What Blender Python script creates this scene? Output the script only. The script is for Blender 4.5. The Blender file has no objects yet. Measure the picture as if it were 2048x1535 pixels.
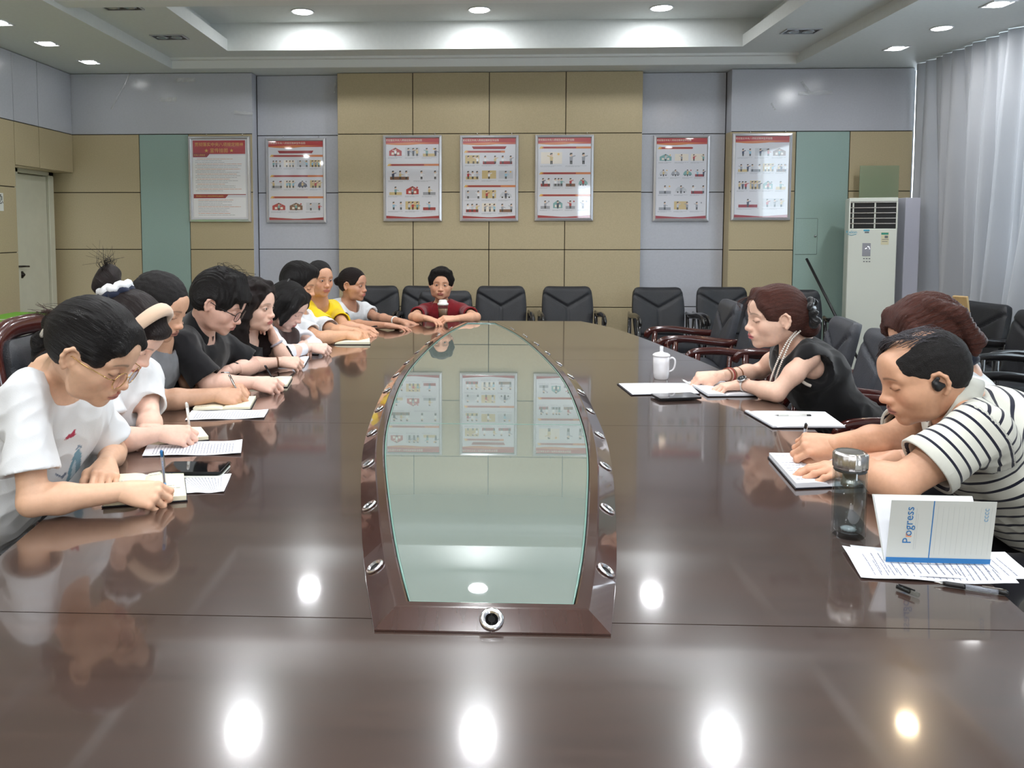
import bpy, math, random
import numpy as np
from mathutils import Vector, Matrix
sc = bpy.context.scene
PI = math.pi
rng = np.random.default_rng(7)
def lin(c):
    return tuple(((x/255)/12.92 if x/255 <= .04045 else ((x/255+.055)/1.055)**2.4) for x in c)
# ---------------------------------------------------------------- camera
FPX, CAMZ = 1540.0, 1.476
PPX, PPY = 899.0, 559.0
YAW, PITCH = math.radians(2.1), math.radians(3.7)
cam_d = bpy.data.cameras.new('camera'); cam = bpy.data.objects.new('camera', cam_d)
sc.collection.objects.link(cam); sc.camera = cam
cam_d.sensor_width = 36; cam_d.lens = 36*FPX/2048
cam_d.shift_x = (1024-PPX)/2048; cam_d.shift_y = -(767.5-PPY)/2048
cam.location = (0, 0, CAMZ)
cam.rotation_euler = (PI/2-PITCH, 0, YAW)
cam_d.clip_start = .05
_R = np.array((Matrix.Rotation(YAW, 3, 'Z') @ Matrix.Rotation(PI/2-PITCH, 3, 'X')))
_C = np.array((0, 0, CAMZ))
def ray(u, v):
    return _R @ np.array(((u-PPX)/FPX, -(v-PPY)/FPX, -1.0))
def P(u, v, X=None, Y=None, Z=None):
    """point where the view line through photograph pixel (u, v) meets the real plane X=, Y= or Z="""
    d = ray(u, v)
    t = (X-_C[0])/d[0] if X is not None else (Y-_C[1])/d[1] if Y is not None else (Z-_C[2])/d[2]
    return _C+d*t
def proj(p):
    q = _R.T @ (np.array(p, float)-_C)
    return (PPX+FPX*q[0]/-q[2], PPY-FPX*q[1]/-q[2])
# ---------------------------------------------------------------- view, world, lamps
sc.view_settings.view_transform = 'Standard'; sc.view_settings.look = 'None'
sc.view_settings.gamma = 1; sc.view_settings.use_curve_mapping = False
sc.view_settings.exposure = 0.50
sc.cycles.transparent_max_bounces = 24
w = bpy.data.worlds.new('sky'); sc.world = w; w.use_nodes = True
w.node_tree.nodes['Background'].inputs[0].default_value = (.80, .90, 1, 1)
w.node_tree.nodes['Background'].inputs[1].default_value = 5.0
DOWN_W, SIDE_W, WARM_W, DAY_W = 15.0, 10.0, 4.0, 13.0
DOWN_COL, WARM_COL, DAY_COL = (.95, .97, 1), (1, .72, .42), (.88, .94, 1)
def area(name, loc, size, power, col, rot=(0, 0, 0), shape='DISK', sy=None, spread=None):
    l = bpy.data.lights.new(name, 'AREA'); l.shape = shape; l.size = size
    if sy: l.size_y = sy
    l.energy = power; l.color = col
    if spread: l.spread = spread
    o = bpy.data.objects.new(name, l); sc.collection.objects.link(o); o.location = loc; o.rotation_euler = rot
    return o
CEIL_Z, SOF_Z, TOP_Z, BEAM_Z = 3.10, 3.20, 3.46, 3.14
ROOM_Y0, ROOM_Y1, ROOM_XL, ROOM_XR = -5.6, 8.1, -4.25, 4.45
BAYS = [(5.80, 7.48), (4.05, 5.62), (2.25, 3.87), (.45, 2.07), (-1.35, .27), (-3.15, -1.53), (-4.95, -3.33)]
lamp_rows = [7.10, 5.02, 3.05, 1.25, -.55, -2.35, -4.1]
lamp_spots = [(x, y) for y in lamp_rows for x in (-1.60, .01, 1.64)]
for x, y in lamp_spots:
    area('downlight_lamp', (x, y, TOP_Z-.012), .17, DOWN_W*(.42 if y > 7 else 1.12), DOWN_COL)
side_l = [(-3.76, y) for y in (7.44, 6.70, 6.02, 5.3, 4.6, 3.4, 2.2, 1.0, -.6, -2.4, -4.2)]
side_r = [(3.74, y) for y in (7.15, 5.80, 5.1, 3.9, 2.4, .9, -.9, -2.7, -4.4)]
for x, y in side_l+side_r:
    area('spot_lamp', (x, y, CEIL_Z-.012), .09, SIDE_W, DOWN_COL)
area('round_side_lamp', (3.73, 6.46, CEIL_Z-.012), .13, SIDE_W, DOWN_COL)
# daylight entering through the windows on the right, beyond the curtain
for yy in (5.95, .6, -2.0):
    area('window_daylight', (ROOM_XR+.62, yy, 1.95), 2.6, DAY_W, DAY_COL, (0, PI/2, 0), 'RECTANGLE', 1.9)
# ---------------------------------------------------------------- materials
MATS = {}
def mat(name, rgb, rough=.5, metal=0, spec=.5, coat=0, bump=0, bscale=40, noise=0, nscale=8, trans=0, ior=1.45,
        sheen=0, emit=0, stretch=None, rough2=None, attr=None, sss=0, alpha=1, detail=4, coat_rough=.05):
    if name in MATS: return MATS[name]
    m = bpy.data.materials.new(name); m.use_nodes = True; MATS[name] = m
    nt = m.node_tree; b = nt.nodes['Principled BSDF']; N = nt.nodes.new; L = nt.links.new
    c = lin(rgb)+(1,)
    b.inputs['Base Color'].default_value = c
    b.inputs['Roughness'].default_value = rough; b.inputs['Metallic'].default_value = metal
    b.inputs['Specular IOR Level'].default_value = spec; b.inputs['IOR'].default_value = ior
    b.inputs['Coat Weight'].default_value = coat; b.inputs['Coat Roughness'].default_value = coat_rough
    b.inputs['Transmission Weight'].default_value = trans
    b.inputs['Sheen Weight'].default_value = sheen
    b.inputs['Alpha'].default_value = alpha
    if sss:
        b.inputs['Subsurface Weight'].default_value = sss
        b.inputs['Subsurface Radius'].default_value = (.012, .005, .003); b.inputs['Subsurface Scale'].default_value = 1
    if emit:
        b.inputs['Emission Color'].default_value = c; b.inputs['Emission Strength'].default_value = emit
    tc = None
    if bump or noise or stretch:
        tc = N('ShaderNodeTexCoord'); mp = N('ShaderNodeMapping'); L(tc.outputs['Object'], mp.inputs[0])
        if stretch: mp.inputs['Scale'].default_value = stretch
    src = None
    if attr:
        a = N('ShaderNodeAttribute'); a.attribute_name = attr; src = a.outputs['Color']; L(src, b.inputs['Base Color'])
    if noise:
        t = N('ShaderNodeTexNoise'); t.inputs['Scale'].default_value = nscale; t.inputs['Detail'].default_value = detail
        L(mp.outputs[0], t.inputs[0])
        r = N('ShaderNodeMapRange'); r.inputs[1].default_value = .3; r.inputs[2].default_value = .7
        r.inputs[3].default_value = 1-noise; r.inputs[4].default_value = 1+noise; L(t.outputs[0], r.inputs[0])
        mx = N('ShaderNodeMix'); mx.data_type = 'RGBA'; mx.blend_type = 'MULTIPLY'; mx.inputs[0].default_value = 1
        if src: L(src, mx.inputs[6])
        else: mx.inputs[6].default_value = c
        cb = N('ShaderNodeCombineColor')
        for i in range(3): L(r.outputs[0], cb.inputs[i])
        L(cb.outputs[0], mx.inputs[7]); L(mx.outputs[2], b.inputs['Base Color'])
        if rough2 is not None:
            r2 = N('ShaderNodeMapRange'); r2.inputs[1].default_value = .3; r2.inputs[2].default_value = .7
            r2.inputs[3].default_value = rough; r2.inputs[4].default_value = rough2
            L(t.outputs[0], r2.inputs[0]); L(r2.outputs[0], b.inputs['Roughness'])
    if bump:
        t = N('ShaderNodeTexNoise'); t.inputs['Scale'].default_value = bscale; t.inputs['Detail'].default_value = 3
        L(mp.outputs[0], t.inputs[0])
        bp = N('ShaderNodeBump'); bp.inputs['Strength'].default_value = bump; bp.inputs['Distance'].default_value = .01
        L(t.outputs[0], bp.inputs['Height']); L(bp.outputs[0], b.inputs['Normal'])
    return m
def thin(name, tint=(245, 248, 248), ior=1.5, tintd=1.0):
    if name in MATS: return MATS[name]
    m = bpy.data.materials.new(name); m.use_nodes = True; MATS[name] = m; nt = m.node_tree
    for n in list(nt.nodes):
        if n.type == 'BSDF_PRINCIPLED': nt.nodes.remove(n)
    t = nt.nodes.new('ShaderNodeBsdfTransparent'); t.inputs[0].default_value = lin(tint)+(1,)
    g = nt.nodes.new('ShaderNodeBsdfGlossy'); g.inputs['Roughness'].default_value = .02
    f = nt.nodes.new('ShaderNodeFresnel'); f.inputs[0].default_value = ior
    x = nt.nodes.new('ShaderNodeMixShader'); ge = nt.nodes.new('ShaderNodeNewGeometry'); iv = nt.nodes.new('ShaderNodeMath'); iv.operation = 'SUBTRACT'; iv.inputs[0].default_value = 1
    mu = nt.nodes.new('ShaderNodeMath'); mu.operation = 'MULTIPLY'; nt.links.new(ge.outputs['Backfacing'], iv.inputs[1]); nt.links.new(iv.outputs[0], mu.inputs[0]); nt.links.new(f.outputs[0], mu.inputs[1]); nt.links.new(mu.outputs[0], x.inputs[0]); nt.links.new(t.outputs[0], x.inputs[1]); nt.links.new(g.outputs[0], x.inputs[2])
    nt.links.new(x.outputs[0], nt.nodes['Material Output'].inputs[0]); return m
# ---------------------------------------------------------------- mesh builder
def rotm(axis, ang):
    return np.array(Matrix.Rotation(ang, 3, axis))
class MB:
    def __init__(s): s.v = []; s.f = []; s.mi = []; s.sm = []; s.n = 0
    def add(s, v, f, mi=0, smooth=False):
        s.v.append(np.asarray(v, float).reshape(-1, 3)); s.f += [tuple(i+s.n for i in q) for q in f]
        s.mi += [mi]*len(f); s.sm += [smooth]*len(f); s.n += len(s.v[-1]); return s
    def box(s, lo, hi, mi=0, bev=0, R=None, c=None):
        lo = np.array(lo, float); hi = np.array(hi, float)
        if bev > 0:
            m = (lo+hi)/2; h = (hi-lo)/2; bev = min(bev, h.min()*.98); vs = []; idx = {}
            for sx in (-1, 1):
                for sy in (-1, 1):
                    for sz in (-1, 1):
                        for a in range(3):
                            q = h-bev; q[a] = h[a]; idx[(sx, sy, sz, a)] = len(vs); vs.append(m+q*np.array((sx, sy, sz)))
            F = []
            for a in range(3):
                b_, c_ = (a+1) % 3, (a+2) % 3
                for sg in (-1, 1):
                    def key(sb, s2, aa=a):
                        k = [0, 0, 0]; k[a] = sg; k[b_] = sb; k[c_] = s2; return idx[(k[0], k[1], k[2], aa)]
                    q = [key(-1, -1), key(1, -1), key(1, 1), key(-1, 1)]
                    F.append(q if sg > 0 else q[::-1])
            for a in range(3):
                b_, c_ = (a+1) % 3, (a+2) % 3
                for sb in (-1, 1):
                    for s2 in (-1, 1):
                        def k2(sa, aa):
                            k = [0, 0, 0]; k[a] = sa; k[b_] = sb; k[c_] = s2; return idx[(k[0], k[1], k[2], aa)]
                        q = [k2(-1, b_), k2(1, b_), k2(1, c_), k2(-1, c_)]
                        F.append(q if sb*s2 < 0 else q[::-1])
            for sx in (-1, 1):
                for sy in (-1, 1):
                    for sz in (-1, 1):
                        q = [idx[(sx, sy, sz, a)] for a in range(3)]
                        F.append(q if sx*sy*sz > 0 else q[::-1])
            v = np.array(vs)
        else:
            v = np.array([(x, y, z) for x in (lo[0], hi[0]) for y in (lo[1], hi[1]) for z in (lo[2], hi[2])])
            F = [(0, 1, 3, 2), (4, 6, 7, 5), (0, 4, 5, 1), (2, 3, 7, 6), (0, 2, 6, 4), (1, 5, 7, 3)]
        if R is not None: c = np.zeros(3) if c is None else np.array(c); v = (v-c)@np.asarray(R).T+c
        return s.add(v, F, mi)
    def tube(s, pts, r, n=10, mi=0, cap=True, smooth=True, flat=1.0, up=None, closed=False):
        pts = np.asarray(pts, float); K = len(pts); r = np.broadcast_to(np.asarray(r, float), (K,))
        if closed: T = np.roll(pts, -1, 0)-np.roll(pts, 1, 0)
        else: T = np.gradient(pts, axis=0)
        T /= np.linalg.norm(T, axis=1)[:, None]+1e-12
        u = np.array(up if up is not None else ((0, 0, 1) if abs(T[0][2]) < .9 else (1, 0, 0)), float); vs = []
        for k in range(K):
            u = u-T[k]*(u@T[k]); u /= np.linalg.norm(u)+1e-12; w_ = np.cross(T[k], u)
            a = np.arange(n)*2*PI/n
            vs.append(pts[k]+r[k]*(np.cos(a)[:, None]*w_+np.sin(a)[:, None]*u*flat))
        F = [(k*n+i, k*n+(i+1) % n, ((k+1) % K)*n+(i+1) % n, ((k+1) % K)*n+i) for k in range(K if closed else K-1) for i in range(n)]
        s.add(np.vstack(vs), F, mi, smooth)
        if cap and not closed: s.f += [tuple(s.n-K*n+i for i in range(n))[::-1], tuple(s.n-n+i for i in range(n))]; s.mi += [mi]*2; s.sm += [False]*2
        return s
    def lathe(s, prof, n=24, mi=0, c=(0, 0, 0), smooth=True, R=None, rfun=None, cap=True):
        c = np.array(c, float); vs = []; a = np.arange(n)*2*PI/n
        for r, z in prof:
            rr = r*(rfun(a) if rfun else 1)
            vs.append(np.stack([rr*np.cos(a), rr*np.sin(a), np.full(n, z)], 1))
        v = np.vstack(vs)
        if R is not None: v = v@np.asarray(R).T
        F = [(k*n+i, k*n+(i+1) % n, (k+1)*n+(i+1) % n, (k+1)*n+i) for k in range(len(prof)-1) for i in range(n)]
        s.add(v+c, F, mi, smooth)
        base = s.n-len(v)
        if not cap: return s
        if prof[0][0] > 1e-5: s.f.append(tuple(base+i for i in range(n))[::-1]); s.mi.append(mi); s.sm.append(False)
        if prof[-1][0] > 1e-5: s.f.append(tuple(base+len(v)-n+i for i in range(n))); s.mi.append(mi); s.sm.append(False)
        return s
    def prism(s, poly, z0, z1, mi=0, axes=(0, 1, 2)):
        """extrude a 2-D polygon (counter-clockwise) from z0 to z1"""
        n = len(poly); v = np.zeros((2*n, 3)); p = np.array(poly, float)
        v[:n, axes[0]] = p[:, 0]; v[:n, axes[1]] = p[:, 1]; v[:n, axes[2]] = z0
        v[n:] = v[:n]; v[n:, axes[2]] = z1
        F = [tuple(range(n))[::-1], tuple(range(n, 2*n))]+[(i, (i+1) % n, n+(i+1) % n, n+i) for i in range(n)]
        return s.add(v, F, mi)
    def grid(s, X, mi=0, smooth=True, closed_u=False):
        """X: (nu, nv, 3)"""
        nu, nv = X.shape[:2]
        F = [(i*nv+j, ((i+1) % nu)*nv+j, ((i+1) % nu)*nv+j+1, i*nv+j+1) for i in range(nu if closed_u else nu-1) for j in range(nv-1)]
        return s.add(X.reshape(-1, 3), F, mi, smooth)
    def quad(s, a, b, c, d, mi=0): return s.add([a, b, c, d], [(0, 1, 2, 3)], mi)
    def xf(s, R=None, t=None):
        for i in range(len(s.v)):
            if R is not None: s.v[i] = s.v[i]@np.asarray(R).T
            if t is not None: s.v[i] = s.v[i]+np.asarray(t)
        return s
    def build(s, name, mats, parent=None, loc=None, bevel=0):
        me = bpy.data.meshes.new(name)
        v = np.vstack(s.v)
        if loc is not None: v = v-np.asarray(loc)
        me.from_pydata(v.tolist(), [], s.f)
        for m in (mats if isinstance(mats, (list, tuple)) else [mats]): me.materials.append(m)
        me.polygons.foreach_set('material_index', s.mi); me.polygons.foreach_set('use_smooth', s.sm)
        me.update()
        o = bpy.data.objects.new(name, me); sc.collection.objects.link(o)
        if loc is not None: o.location = loc
        if parent is not None: o.parent = parent
        if bevel:
            b = o.modifiers.new('bevel', 'BEVEL'); b.width = bevel; b.segments = 2; b.limit_method = 'ANGLE'
        return o
def tag(o, label=None, cat=None, group=None, kind=None):
    if label: o['label'] = label
    if cat: o['category'] = cat
    if group: o['group'] = group
    if kind: o['kind'] = kind
    return o
def thing(name, label, cat, loc=(0, 0, 0), rz=0, group=None):
    o = bpy.data.objects.new(name, None); sc.collection.objects.link(o); o.location = loc; o.rotation_euler = (0, 0, rz)
    o.empty_display_size = .1
    return tag(o, label, cat, group)
def copy_tree(o, parent=None):
    c = o.copy(); sc.collection.objects.link(c)
    if parent is not None: c.parent = parent
    for ch in KIDS.get(o.name, []): copy_tree(ch, c)
    return c
KIDS = {}
def learn(o):
    ch = [x for x in sc.collection.objects if x.parent == o]
    KIDS[o.name] = ch
    for x in ch: learn(x)
_txt = {}
def text_mesh(s, size, font=None):
    key = s
    if key not in _txt:
        cu = bpy.data.curves.new('t', 'FONT'); cu.body = s; cu.size = 1; cu.align_x = 'CENTER'; cu.align_y = 'CENTER'; cu.resolution_u = 2
        o = bpy.data.objects.new('t', cu); sc.collection.objects.link(o)
        bpy.context.view_layer.update()
        dg = bpy.context.evaluated_depsgraph_get(); me = o.evaluated_get(dg).to_mesh()
        v = np.array([x.co[:] for x in me.vertices]).reshape(-1, 3); f = [tuple(p.vertices) for p in me.polygons]
        o.evaluated_get(dg).to_mesh_clear(); bpy.data.objects.remove(o); bpy.data.curves.remove(cu)
        _txt[key] = (v, f)
    v, f = _txt[key]
    return v*size, f
# ================================================================ the room
M_beige = mat("beige_panel", (182, 167, 134), .55, noise=.05, nscale=90, bump=.04, bscale=300)
M_grey = mat('grey_laminate', (186, 188, 195), .20, noise=.03, nscale=60, bump=.02, bscale=6)
M_glass_panel = mat('green_panel', (150, 174, 166), .3, noise=.04, nscale=120, coat=.3)
M_joint = mat('dark_joint', (40, 34, 30), .8)
M_ceil = mat('ceiling_paint', (222, 226, 224), .7, noise=.02, nscale=30)
M_ceil2 = mat('ceiling_beam_paint', (232, 234, 232), .7)
M_floor = mat("floor_tile", (120, 116, 110), .25, noise=.08, nscale=3)
M_white = mat('white_enamel', (226, 226, 220), .35)
M_lilac = mat('lilac_board', (186, 186, 198), .4)
M_wood_raw = mat('raw_wood', (176, 146, 100), .5, noise=.12, nscale=6, stretch=(12, 12, 1))
M_door = mat('door_paint', (206, 204, 184), .4, noise=.03)
M_metal = mat('brushed_steel', (190, 190, 192), .25, 1)
M_alu = mat('aluminium_frame', (200, 202, 206), .3, .85)
M_dark = mat('dark_metal', (48, 42, 38), .35, .7)
M_black = mat('black_plastic', (22, 22, 24), .35)

def wallY(y):  # helper for panel columns on the back wall: pixel column -> X at depth y
    return lambda u, v=400: P(u, v, Y=y)[0]
YB, YR, YC = 8.0, 8.16, 8.06      # side blocks, grey recesses, centre block
zl = lambda v, y=YC, u=955: P(u, v, Y=y)[2]
Z1, Z2, Z3, Z4 = zl(613.5), zl(499), zl(384), zl(267)
back = MB().box((ROOM_XL-.35, 8.30, 0), (ROOM_XR+.1, 8.45, 3.6)).build('wall_back', M_grey); tag(back, kind='structure')
def backing(x0, x1, y, name='joint_backing'):
    o = MB().box((x0, y+.018, 0), (x1, 8.30, 3.098)).build(name, M_joint, back); return o
def panel(x0, x1, z0, z1, y, m, name='wall_panel', g=.004):
    return MB().box((x0+g, y, z0+g), (x1-g, y+.018, z1-g), bev=.002).build(name, m, back)
xb = wallY(YB); xr = wallY(YR); xc = wallY(YC)
zs = [0.0, Z1, Z2, Z3, Z4]
# left block
LX = [-4.52, xb(281), xb(379), xb(507)]
RX = [xb(1459), xb(1589), xb(1696), xb(1821)]
CX = [xc(676), xc(826), xc(978), xc(1130), xc(1283)]
backing(-4.6, LX[3]-.004, YB); backing(RX[0]+.004, RX[3], YB); backing(CX[0]+.004, CX[4]-.004, YC)
backing(LX[3]+.004, CX[0]-.004, YR); backing(CX[4]+.004, RX[0]-.004, YR)
for k in range(4):
    z0, z1 = zs[k], zs[k+1]
    panel(LX[0], LX[1], z0, z1, YB, M_beige); panel(LX[2], LX[3], z0, z1, YB, M_beige)
    panel(RX[0], RX[1], z0, z1, YB, M_beige); panel(RX[2], RX[3], z0, z1, YB, M_beige)
    for i in range(4): panel(CX[i], CX[i+1], z0, z1, YC, M_beige)
    panel(LX[3]+.005, CX[0]-.005, z0, z1, YR, M_grey); panel(CX[4]+.005, RX[0]-.005, z0, z1, YR, M_grey)
panel(LX[0], LX[3], Z4, 3.098, YB, M_grey); panel(RX[0], RX[3], Z4, 3.098, YB, M_grey)
for i in range(4): panel(CX[i], CX[i+1], Z4, 3.098, YC, M_beige)
panel(LX[3]+.005, CX[0]-.005, Z4, 3.098, YR, M_grey); panel(CX[4]+.005, RX[0]-.005, Z4, 3.098, YR, M_grey)
panel(LX[1], LX[2], 0, Z4, YB, M_glass_panel, 'green_wall_panel'); panel(RX[1], RX[2], 0, Z4, YB, M_glass_panel, 'green_wall_panel')
# beige returns on the inner side of each block
MB().box((LX[3]-.004, YB, 0), (LX[3]+.002, YR, 3.098)).build('return_panel', M_grey, back)
MB().box((RX[0]-.002, YB, 0), (RX[0]+.004, YR, Z4)).build('return_panel', M_beige, back)
MB().box((RX[0]-.002, YB, Z4), (RX[0]+.004, YR, 3.098)).build('return_panel', M_grey, back)
# access hatch outline + knob on the right green panel
hx0, hx1 = P(1590, 500, Y=YB)[0], P(1633, 500, Y=YB)[0]; hz0, hz1 = P(1610, 508, Y=YB)[2], P(1610, 437, Y=YB)[2]
h = MB(); t = .003
h.box((hx0, YB-.003, hz0), (hx1, YB, hz1))
ho = h.build('access_hatch', M_glass_panel, back)
e = MB()
for a, b in (((hx0, hz0-t), (hx1, hz0)), ((hx0, hz1), (hx1, hz1+t)), ((hx1, hz0), (hx1+t, hz1))):
    e.box((a[0], YB-.002, a[1]), (b[0], YB+.001, b[1]))
e.build('hatch_gap', M_joint, ho)
MB().lathe([(0, .012), (.010, .010), (.012, 0)], 10, c=(0, 0, 0), R=rotm('X', PI/2)).xf(t=(hx1-.02, YB-.003, P(1628, 472, Y=YB)[2])).build('hatch_knob', M_metal, ho)

# clear tape scraps left on the panels: thin crumpled film
M_tape = mat('clear_tape', (228, 230, 232), .08, alpha=.5, spec=1, coat=1)
def tape(u, v, ln, ang, y, w_=.035, seed=0, label='strip of crumpled clear tape on the grey panel'):
    r = np.random.default_rng(seed); n = 14; c = P(u, v, Y=y-.004)
    X = np.zeros((n, 4, 3)); d = np.array((math.cos(ang), 0, math.sin(ang))); q = np.array((-math.sin(ang), 0, math.cos(ang)))
    for i in range(n):
        for j in range(4):
            X[i, j] = c+d*(i/(n-1)-.5)*ln+q*(j/3-.5)*w_*(.7+.3*r.random())+np.array((0, -.001-.012*r.random(), 0))
    o = MB().grid(X).build('tape_scrap', M_tape)
    tag(o, label, 'tape'); return o
tape(242, 183, .42, 1.05, YB, .02, 1, 'long diagonal strand of clear tape hanging at the upper left of the back wall')
tape(372, 160, .20, .02, YB, .05, 2, 'crumpled clear tape under the ceiling above the text-only poster')
tape(337, 199, .18, 0, YB, .05, 3, 'short flat tape scrap in the middle of the left grey band')
tape(487, 226, .20, -.12, YB, .035, 4, 'tape scrap at the right edge of the left grey band')
tape(1612, 176, .16, -.9, YB, .03, 5, 'diagonal tape scrap above the glare-covered poster')
tape(1630, 186, .34, .02, YB, .045, 6, 'wide horizontal tape strip at the upper right of the back wall')
tape(1546, 213, .08, -1.0, YB, .02, 7, 'tiny tape scrap left of the wide strip on the right grey band')
tape(671, 172, .14, 1.4, YR, .02, 8, 'peeling tape where the grey recess meets the beige centre panels')

# ---- left wall with soffit and door niche
wl = MB().box((ROOM_XL-.16, ROOM_Y0, 0), (ROOM_XL-.02, 6.98, 3.6)).build('wall_left', M_beige); tag(wl, kind='structure')
MB().box((ROOM_XL-.45, 6.98, 0), (ROOM_XL-.24, 8.3, 3.6)).build('niche_wall', M_beige, wl)
MB().box((ROOM_XL-.24, 6.975, 2.07), (ROOM_XL-.02, 8.0, 3.6), bev=0).build('door_soffit', M_beige, wl)
MB().box((ROOM_XL-.02, ROOM_Y0, .0), (ROOM_XL-.012, 6.975, 3.098)).build('joint_backing', M_joint, wl)
MB().box((ROOM_XL-.02, 6.975, 2.075), (ROOM_XL-.012, 7.995, 3.098)).build('joint_backing', M_joint, wl)
ZG = P(0, 235, X=ROOM_XL)[2]
lz = [0, P(0, 502, X=ROOM_XL)[2]-1e-3, P(0, 371, X=ROOM_XL)[2], ZG]
lz = [0, Z1, Z2, Z3, Z4]
def lpanel(y0, y1, z0, z1, m, g=.004):
    return MB().box((ROOM_XL-.012, y0+g, z0+g), (ROOM_XL+.004, y1-g, z1-g), bev=.002).build('wall_panel', m, wl)
ys = [6.975, 6.2, 5.4, 4.6, 3.8, 3.0, 2.2, 1.4, .6, -.2, -1, -1.8, -2.6, -3.4, -4.2, -5.0, -5.6]
for i in range(len(ys)-1):
    for k in range(4): lpanel(ys[i+1], ys[i], lz[k], lz[k+1], M_beige)
    lpanel(ys[i+1], ys[i], Z4, 3.098, M_grey)
Ysf = [6.975, P(78, 300, X=ROOM_XL)[1], 7.995]
for a, b in zip(Ysf[:-1], Ysf[1:]):
    lpanel(a, b, 2.07, Z4, M_beige); lpanel(a, b, Z4, 3.098, M_grey)
# door
XD = ROOM_XL-.235
dr = MB().box((XD, P(28, 450, X=XD)[1], 0), (XD+.035, P(88, 450, X=XD)[1], 2.02), bev=.003).build('door_1', M_door); tag(dr, kind='structure')
y0, y1 = P(28, 450, X=XD)[1], P(88, 450, X=XD)[1]
fr = MB()
fr.box((XD-.004, y0-.09, 0), (XD+.06, y0-.008, 2.12), bev=.004); fr.box((XD-.004, y1+.008, 0), (XD+.06, y1+.10, 2.12), bev=.004)
fr.box((XD-.004, y0-.09, 2.03), (XD+.06, y1+.10, 2.10), bev=.004)
fr.build('door_frame', M_door, dr)
hp = P(33, 545, X=XD+.04)
MB().box((XD+.035, hp[1]-.03, hp[2]-.17), (XD+.043, hp[1]+.03, hp[2]+.17), bev=.003).build('lock_plate', M_dark, dr)
hd = MB().tube([hp+(0, 0, .06), hp+(.05, 0, .06), hp+(.055, .02, .06), hp+(.055, .12, .055)], .009, 8); hd.build('door_handle', M_dark, dr)
hp2 = P(44, 549, X=XD+.04)
MB().lathe([(.035, 0), (.035, .004), (.018, .008), (.018, .02), (.008, .03), (0, .03)], 16, R=rotm('Y', PI/2)).xf(t=hp2).build('lock_cylinder', M_dark, dr)
# notice at the very left edge
pn = P(-14, 398, X=ROOM_XL+.006)
sg = MB(); sg.box((ROOM_XL+.004, pn[1]-.12, pn[2]-.1), (ROOM_XL+.008, P(5, 398, X=ROOM_XL)[1], pn[2]+.06))
sgo = sg.build('wall_sign', M_white); tag(sgo, 'small white notice with black lettering at the left edge of the frame', 'sign')
v, f = text_mesh('急', .10); yy_ = P(5, 398, X=ROOM_XL)[1]
vv = np.stack([np.full(len(v), ROOM_XL+.009), v[:, 0]+yy_-.05, v[:, 1]+pn[2]+.0], 1)
MB().add(vv, f).build('sign_lettering', M_black, sgo)

# ---- floor, rear wall, ceiling
fl = MB().box((-4.9, ROOM_Y0, -.1), (ROOM_XR+.9, 8.4, -.004)).build('floor', M_joint); tag(fl, kind='structure')
cnt = 0
tl = None
for i in range(11):
    for j in range(17):
        x0 = -4.75+i*.85; y0_ = ROOM_Y0+j*.824
        if y0_ < 2.5: continue
        if tl is None:
            tl = MB().box((0, 0, -.004), (.844, .818, 0)).build('floor_tile', M_floor, fl); o = tl
        else:
            o = tl.copy(); sc.collection.objects.link(o)
        o.location = (x0, y0_, 0)
MB().box((-4.9, ROOM_Y0, -.004), (5.3, 2.634, 0)).build('floor_covering', M_floor, fl)
wr = MB()
RW = (2.75, 4.15, .5, 2.75)
wr.box((-4.9, ROOM_Y0-.15, 0), (RW[0], ROOM_Y0, 3.6)); wr.box((RW[1], ROOM_Y0-.15, 0), (ROOM_XR+.9, ROOM_Y0, 3.6)); wr.box((RW[0], ROOM_Y0-.15, 0), (RW[1], ROOM_Y0, RW[2])); wr.box((RW[0], ROOM_Y0-.15, RW[3]), (RW[1], ROOM_Y0, 3.6))
wr = wr.build('wall_rear', M_beige)
q = MB()
for x_ in (RW[0], (RW[0]+RW[1])/2-.025, RW[1]-.05): q.box((x_, ROOM_Y0-.10, RW[2]), (x_+.05, ROOM_Y0-.04, RW[3]))
for z_ in (RW[2], RW[3]-.05): q.box((RW[0], ROOM_Y0-.10, z_), (RW[1], ROOM_Y0-.04, z_+.05))
tag(q.build('window_5', M_white), kind='structure'); tag(wr, kind='structure')

ce = MB().box((-4.9, ROOM_Y0-.1, TOP_Z), (ROOM_XR+.9, 8.45, TOP_Z+.15)).build('ceiling', M_ceil); tag(ce, kind='structure')
XO, XI = 3.09, 2.42        # outer fascia and inner lip of the tray
XOR, XIR = 3.12, 2.49
b = MB()   # lower perimeter ceiling
b.box((-4.9, ROOM_Y0, CEIL_Z), (-XO, 8.4, TOP_Z)); b.box((XOR, ROOM_Y0, CEIL_Z), (ROOM_XR+.02, 8.4, TOP_Z))
b.box((-XO, 7.80, CEIL_Z), (XOR, 8.4, TOP_Z)); b.box((-XO, ROOM_Y0, CEIL_Z), (XOR, -5.2, TOP_Z))
b.build('perimeter_ceiling', M_ceil, ce)
b = MB()   # soffit ring with square fixtures
b.box((-XO, -5.2, SOF_Z), (-XI-.16, 7.80, TOP_Z)); b.box((-XI-.16, -5.2, SOF_Z), (-XI, 7.48, SOF_Z+.11))
b.box((XIR+.16, -5.2, SOF_Z), (XOR, 7.80, TOP_Z)); b.box((XIR, -5.2, SOF_Z), (XIR+.16, 7.48, SOF_Z+.11))
b.box((-XI-.16, 7.48, SOF_Z), (XIR+.16, 7.80, TOP_Z))
b.build('ceiling_soffit', M_ceil, ce)
for a, c_ in zip(BAYS[1:], BAYS[:-1]):
    MB().box((-XO, a[1], BEAM_Z), (XOR, c_[0], TOP_Z)).build('ceiling_beam', M_ceil2, ce)
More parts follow.
